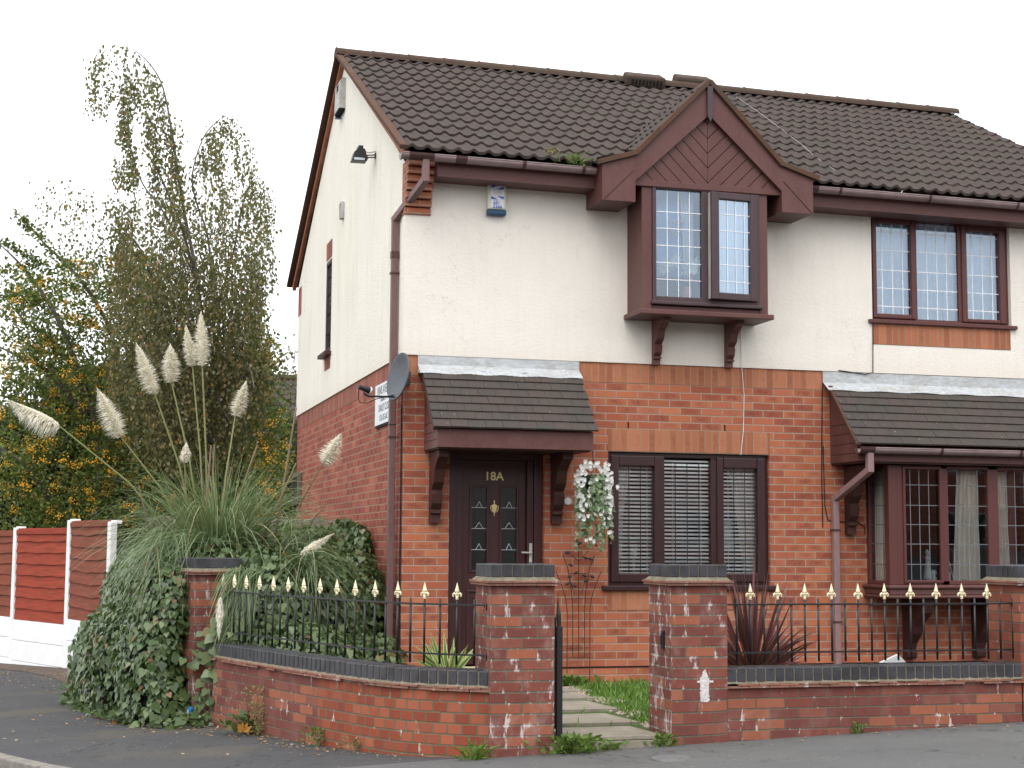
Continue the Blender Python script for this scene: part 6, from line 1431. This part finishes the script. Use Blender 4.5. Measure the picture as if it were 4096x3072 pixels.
for _ in range(6):
    r0 = at(random.uniform(250, 290), random.uniform(1300, 1400), .8); t = at(random.uniform(270, 330), random.uniform(1480, 1560), .6)
blades('leaves', roots, tips, sags, [random.uniform(.005, .009) for _ in roots], 'pblade', A, 7)
# ---- yucca, cordyline
def rosette(name, c, n, Lr, wd, elr, mat, label, cat, curl, zb=0, parent=None, seg=5):
    A = thing(name, c, label, cat); c = Vector(c); roots, tips, sg = [], [], []
    for i in range(n):
        a = 2.4*i+random.uniform(-.3, .3); el = random.uniform(*elr); L = random.uniform(*Lr); d = Vector((math.cos(a)*math.cos(el), math.sin(a)*math.cos(el), math.sin(el)))
        roots.append(tuple(c+Vector((math.cos(a)*.03, math.sin(a)*.03, random.uniform(0, zb))))); tips.append(tuple(c+d*L+Vector((0, 0, -curl*L*math.cos(el))))); sg.append(curl*L*math.cos(el)*.45)
    blades('leaves', roots, tips, sg, wd, mat, A, seg); return A
def wide_blades(A, roots, tips, sag, wid, mat, seg=6):
    g = G()
    for i in range(len(roots)):
        a = Vector(roots[i]); b = Vector(tips[i]); d = b-a; L = d.length; vd = Vector((CX, CY, 0))-a; side = d.cross(Vector((random.gauss(0, .5), -1, random.gauss(.3, .3)))).normalized(); r = random.random(); ps = []
        for j in range(seg+1):
            t = j/seg; p = a+d*t+Vector((0, 0, sag[i]*4*t*(1-t))); ww = wid[i]*(.35+.65*math.sin(math.pi*min(.999, t*.72+.12)))*(1 if t < .55 else max(.02, (1-t)/.45)); ps.append((p, ww))
        for (p, w0), (q, w1) in zip(ps, ps[1:]):
            for s0, s1, v0, v1 in ((-.5, -.30, .5, .5), (-.30, .30, 0, 0), (.30, .5, .5, .5)): g.face([p+side*w0*s0, p+side*w0*s1, q+side*w1*s1, q+side*w1*s0], [(r, v0)]*4)
    return g.build('leaves', mat, A)
A = thing('yucca_plant', (.17, -1.5, -.18), 'green and yellow striped yucca behind the left railing in front of the door', 'plant'); rt2, tp2, sg2, wd2 = [], [], [], []
for i in range(34):
    a = random.uniform(0, 2*math.pi); el = random.uniform(.45, 1.35); L = random.uniform(.30, .46); c = Vector((.11, -1.5, .02)); d = Vector((math.cos(a)*math.cos(el), math.sin(a)*math.cos(el)*.7, math.sin(el))); rt2.append(c+Vector((math.cos(a)*.03, 0, .02))); tp2.append(c+d*L); sg2.append(.015); wd2.append(random.uniform(.035, .052))
wide_blades(A, rt2, tp2, sg2, wd2, 'yucca')
A = thing('cordyline_plant', (2.30, -2.9, -.2), 'spiky dark red cordyline behind the right railing', 'plant'); rt2, tp2, sg2, wd2 = [], [], [], []
for i in range(270):
    a = random.uniform(0, 2*math.pi); el = random.uniform(-.05, 1.5); L = random.uniform(.75, 1.05) if el > 1.1 else (random.uniform(.55, .75) if el > .6 else random.uniform(.38, .55)); c = Vector((2.27, -2.9, random.uniform(-.05, .15))); d = Vector((math.cos(a)*math.cos(el), math.sin(a)*math.cos(el), math.sin(el))); rt2.append(c+d*.03); tp2.append(c+d*L+Vector((0, 0, -.12*math.cos(el)))); sg2.append(.07*math.cos(el)); wd2.append(random.uniform(.017, .028))
wide_blades(A, rt2, tp2, sg2, wd2, 'cordy', 6)
g = G(); g.tube([(2.32, -2.9, -.2), (2.32, -2.9, .15)], [.06, .045], 8); g.build('stem', 'twig', A)
# ---- weeds and tufts
def weed(name, c, n, h, r, mat, label, leafs=.03, shape=OVAL):
    c = Vector(c); A = thing(name, c, label, 'weed'); PP, TT = [], []; g = G()
    for i in range(n):
        a = random.uniform(0, 2*math.pi); rr = abs(random.gauss(0, r)); p = c+Vector((math.cos(a)*rr, math.sin(a)*rr*.6, random.uniform(0, h)**1.)); PP.append(tuple(p)); TT.append((math.cos(a), math.sin(a)-.2, random.gauss(.5, .4)))
    leaves('leaves', PP, TT, rnd_dirs(n), RNG.uniform(leafs*.6, leafs*1.3, n), shape, mat, A)
    for i in range(7): a = random.uniform(0, 6.28); g.tube([tuple(c), tuple(c+Vector((math.cos(a)*r*.7, math.sin(a)*r*.3, h*random.uniform(.5, 1))))], .002, 4)
    g.build('stems_or_shade_shell', 'pstem', A); return A
def on_street(x, y): return (x, y, gz(x, y))
weed('weed', on_street(.42, -4.0), 300, .11, .13, 'weed', 'leafy green weed at the gate opening beside the left pillar', .05)
weed('weed', on_street(.70, -3.97), 60, .05, .07, 'weed', 'small low weed on the edge of the first paving slab', .035)
weed('weed', on_street(1.12, -3.97), 90, .08, .06, 'weed', 'small green weed at the foot of the right gate pillar', .04)
weed('grass_tuft', on_street(-.28, -3.98), 130, .10, .06, 'grass', 'green grass tuft at the foot of the left gate pillar', .08, [(-.09, 0), (.09, 0), (0, 1)])
weed('weed', on_street(2.62, -3.99), 60, .08, .03, 'weed', 'small weed at the foot of the straight wall', .03)
weed('weed', on_street(-1.15, -2.55), 90, .14, .06, 'weed', 'green weed at the foot of the curved wall, right of the dry weed', .03)
weed('weed', on_street(-.95, -3.05), 80, .10, .07, 'dryweed', 'low straggly weed at the foot of the curved wall, nearest the gate', .025)
weed('dry_weed', on_street(-1.48, -1.55), 420, .40, .10, 'dryweed', 'tall dry yellowish weed against the curved wall', .022)
weed('weed', on_street(-1.50, -1.35), 200, .14, .12, 'ivy', 'low dark green leafy plant at the foot of the curved wall beside the dry weed', .07)
weed('weed', (1.66, -.42, 4.83), 10, .02, .02, 'weed', 'tiny weed rooted in the eaves gutter end', .02)
weed('gutter_moss', (1.58, -.36, 4.86), 170, .09, .13, 'weed', 'tuft of green moss and weeds growing in the gutter by the little gable', .03)
weed('gutter_moss', (1.42, -.15, 5.0), 60, .06, .05, 'dryweed', 'small dry moss tuft on the roof tiles above the gutter', .025)
A = thing('dandelion_plant', (1.62, -.25, -.17), 'leafy weed by the foot of the trellis', 'weed'); PP, TT = [], []
for _ in range(70): a = random.uniform(0, 6.28); PP.append((1.58+random.gauss(0, .12), -.22+random.gauss(0, .05), -.15+random.uniform(0, .05))); TT.append((math.cos(a), math.sin(a), .9))
leaves('leaves', PP, TT, rnd_dirs(70), RNG.uniform(.06, .11, 70), OVAL, 'weed', A)
# moss cushions on the porch canopy
for i, (x, z) in enumerate(((.30, 2.25), (.86, 2.26), (1.08, 2.27), (1.28, 2.29), (1.40, 2.255), (.42, 2.28))):
    g = G(); c = Vector((x, -.60+(z-2.235)*.9, z+.012)); g.lathe([(.022, 0), (.020, .010), (.010, .018), (0, .02)], c, (0, -.7, .7), 8)
    g.build('moss_cushion', 'ivycore', label=['dark moss cushion on the porch canopy, leftmost', 'moss cushion on the porch canopy, fourth along the lower edge', 'moss cushion near the middle of the porch canopy edge', 'moss cushion on the right half of the porch canopy', 'moss cushion nearest the right end of the porch canopy', 'moss cushion just right of the leftmost one on the porch canopy'][i], cat='moss', group='moss cushions on the porch canopy', origin=tuple(c))
# ---- litter and fallen leaves
A = thing('plastic_bottle', (-2.0, -.22, gz(-2., -.22)+.03), 'crumpled white and blue plastic bottle lying in the ivy edge', 'litter')
c = Vector((-2.02, -.22, gz(-2., -.22)+.09)); dr = Vector((.85, -.1, .42)).normalized(); g = G(); g.lathe([(0, 0), (.030, .004), (.034, .03), (.026, .05), (.033, .07), (.030, .10), (.018, .115)], c, dr, 12); g.build('body', 'white', A); g = G(); g.lathe([(.032, .068), (.034, .10), (.02, .118), (0, .125)], c, dr, 12); g.build('cap', plain('blue cap', (.02, .2, .5), .4, .1), A)
g = G(); c = Vector((-2.72, 2.9, gz(-2.7, 2.9)+.10)); g.face([c+Vector(v) for v in ((-.06, 0, -.03), (.05, -.03, -.05), (.065, 0, .03), (.01, .02, .07), (-.04, .02, .03))]); g.face([c+Vector(v) for v in ((.05, -.03, -.05), (.09, .02, -.02), (.065, 0, .03))]); g.build('paper_scrap', 'white', label='white paper scrap caught in the ivy on the pavement side', cat='litter')
g = G(); g.prism([(2.95, .30), (3.16, .30), (3.10, .36)], 'Y', -3.74, -3.70); g.v = [(x, y-(.0), z) for x, y, z in g.v]; g.build('paper_scrap', 'white', label='folded white paper lying on the blue brick coping behind the right railing', cat='litter')
PP, TT = [], []
def fl(poly, n):
    xs = [p[0] for p in poly]; ys = [p[1] for p in poly]; k_ = 0
    while k_ < n:
        x, y = random.uniform(min(xs), max(xs)), random.uniform(min(ys), max(ys))
        if pip(x, y, poly): k_ += 1; PP.append((x, y, gz(x, y)+random.uniform(.006, .018))); TT.append((random.gauss(0, 1), random.gauss(0, 1), random.gauss(0, .15)))
fl([(-3.1, 4.), (-2.3, 3.), (-1.9, -.3), (-1.5, -1.2), (-1.25, -2.2), (-1.5, -2.2), (-2.0, -1.2), (-2.6, -.4), (-2.9, .6)], 520); fl([(-1.4, -1.9), (-.6, -3.58), (-.75, -3.75), (-1.6, -2.2)], 110); fl([(-3.6, -1), (-1.5, -3.3), (2.6, -4.6), (6, -4.9), (6, -4.05), (-.2, -4.05), (-1.8, -2), (-3.3, 2)], 60); fl([(1.2, -4.2), (4.6, -4.3), (4.6, -4.0), (1.2, -4.0)], 18); fl([(-3.9, 10), (-2.7, 7.6), (-2.6, 4.5), (-3.2, 4.5), (-4.4, 9)], 200)
n = len(PP); leaves('fallen_leaves', PP, TT, np.tile((0, 0, 1.), (n, 1))+RNG.normal(0, .25, (n, 3)), RNG.uniform(.015, .04, n), OVAL, 'deadleaf', kind='stuff')
A = thing('maple_leaf', (-1.62, -1.42, gz(-1.62, -1.4)), 'bright orange fallen maple leaf at the foot of the curved wall', 'leaf')
leaves('blade', [(-1.60, -1.45, gz(-1.6, -1.45)+.03)]*5, [(math.cos(a), -.2, math.sin(a)+.4) for a in (.2, .9, 1.6, 2.3, 3.0)], np.tile((0, -1., .4), (5, 1)), .085, DIAMOND, 'orangeleaf' if 'orangeleaf' in M else 'deadleaf', A, uvj=[.99]*5)
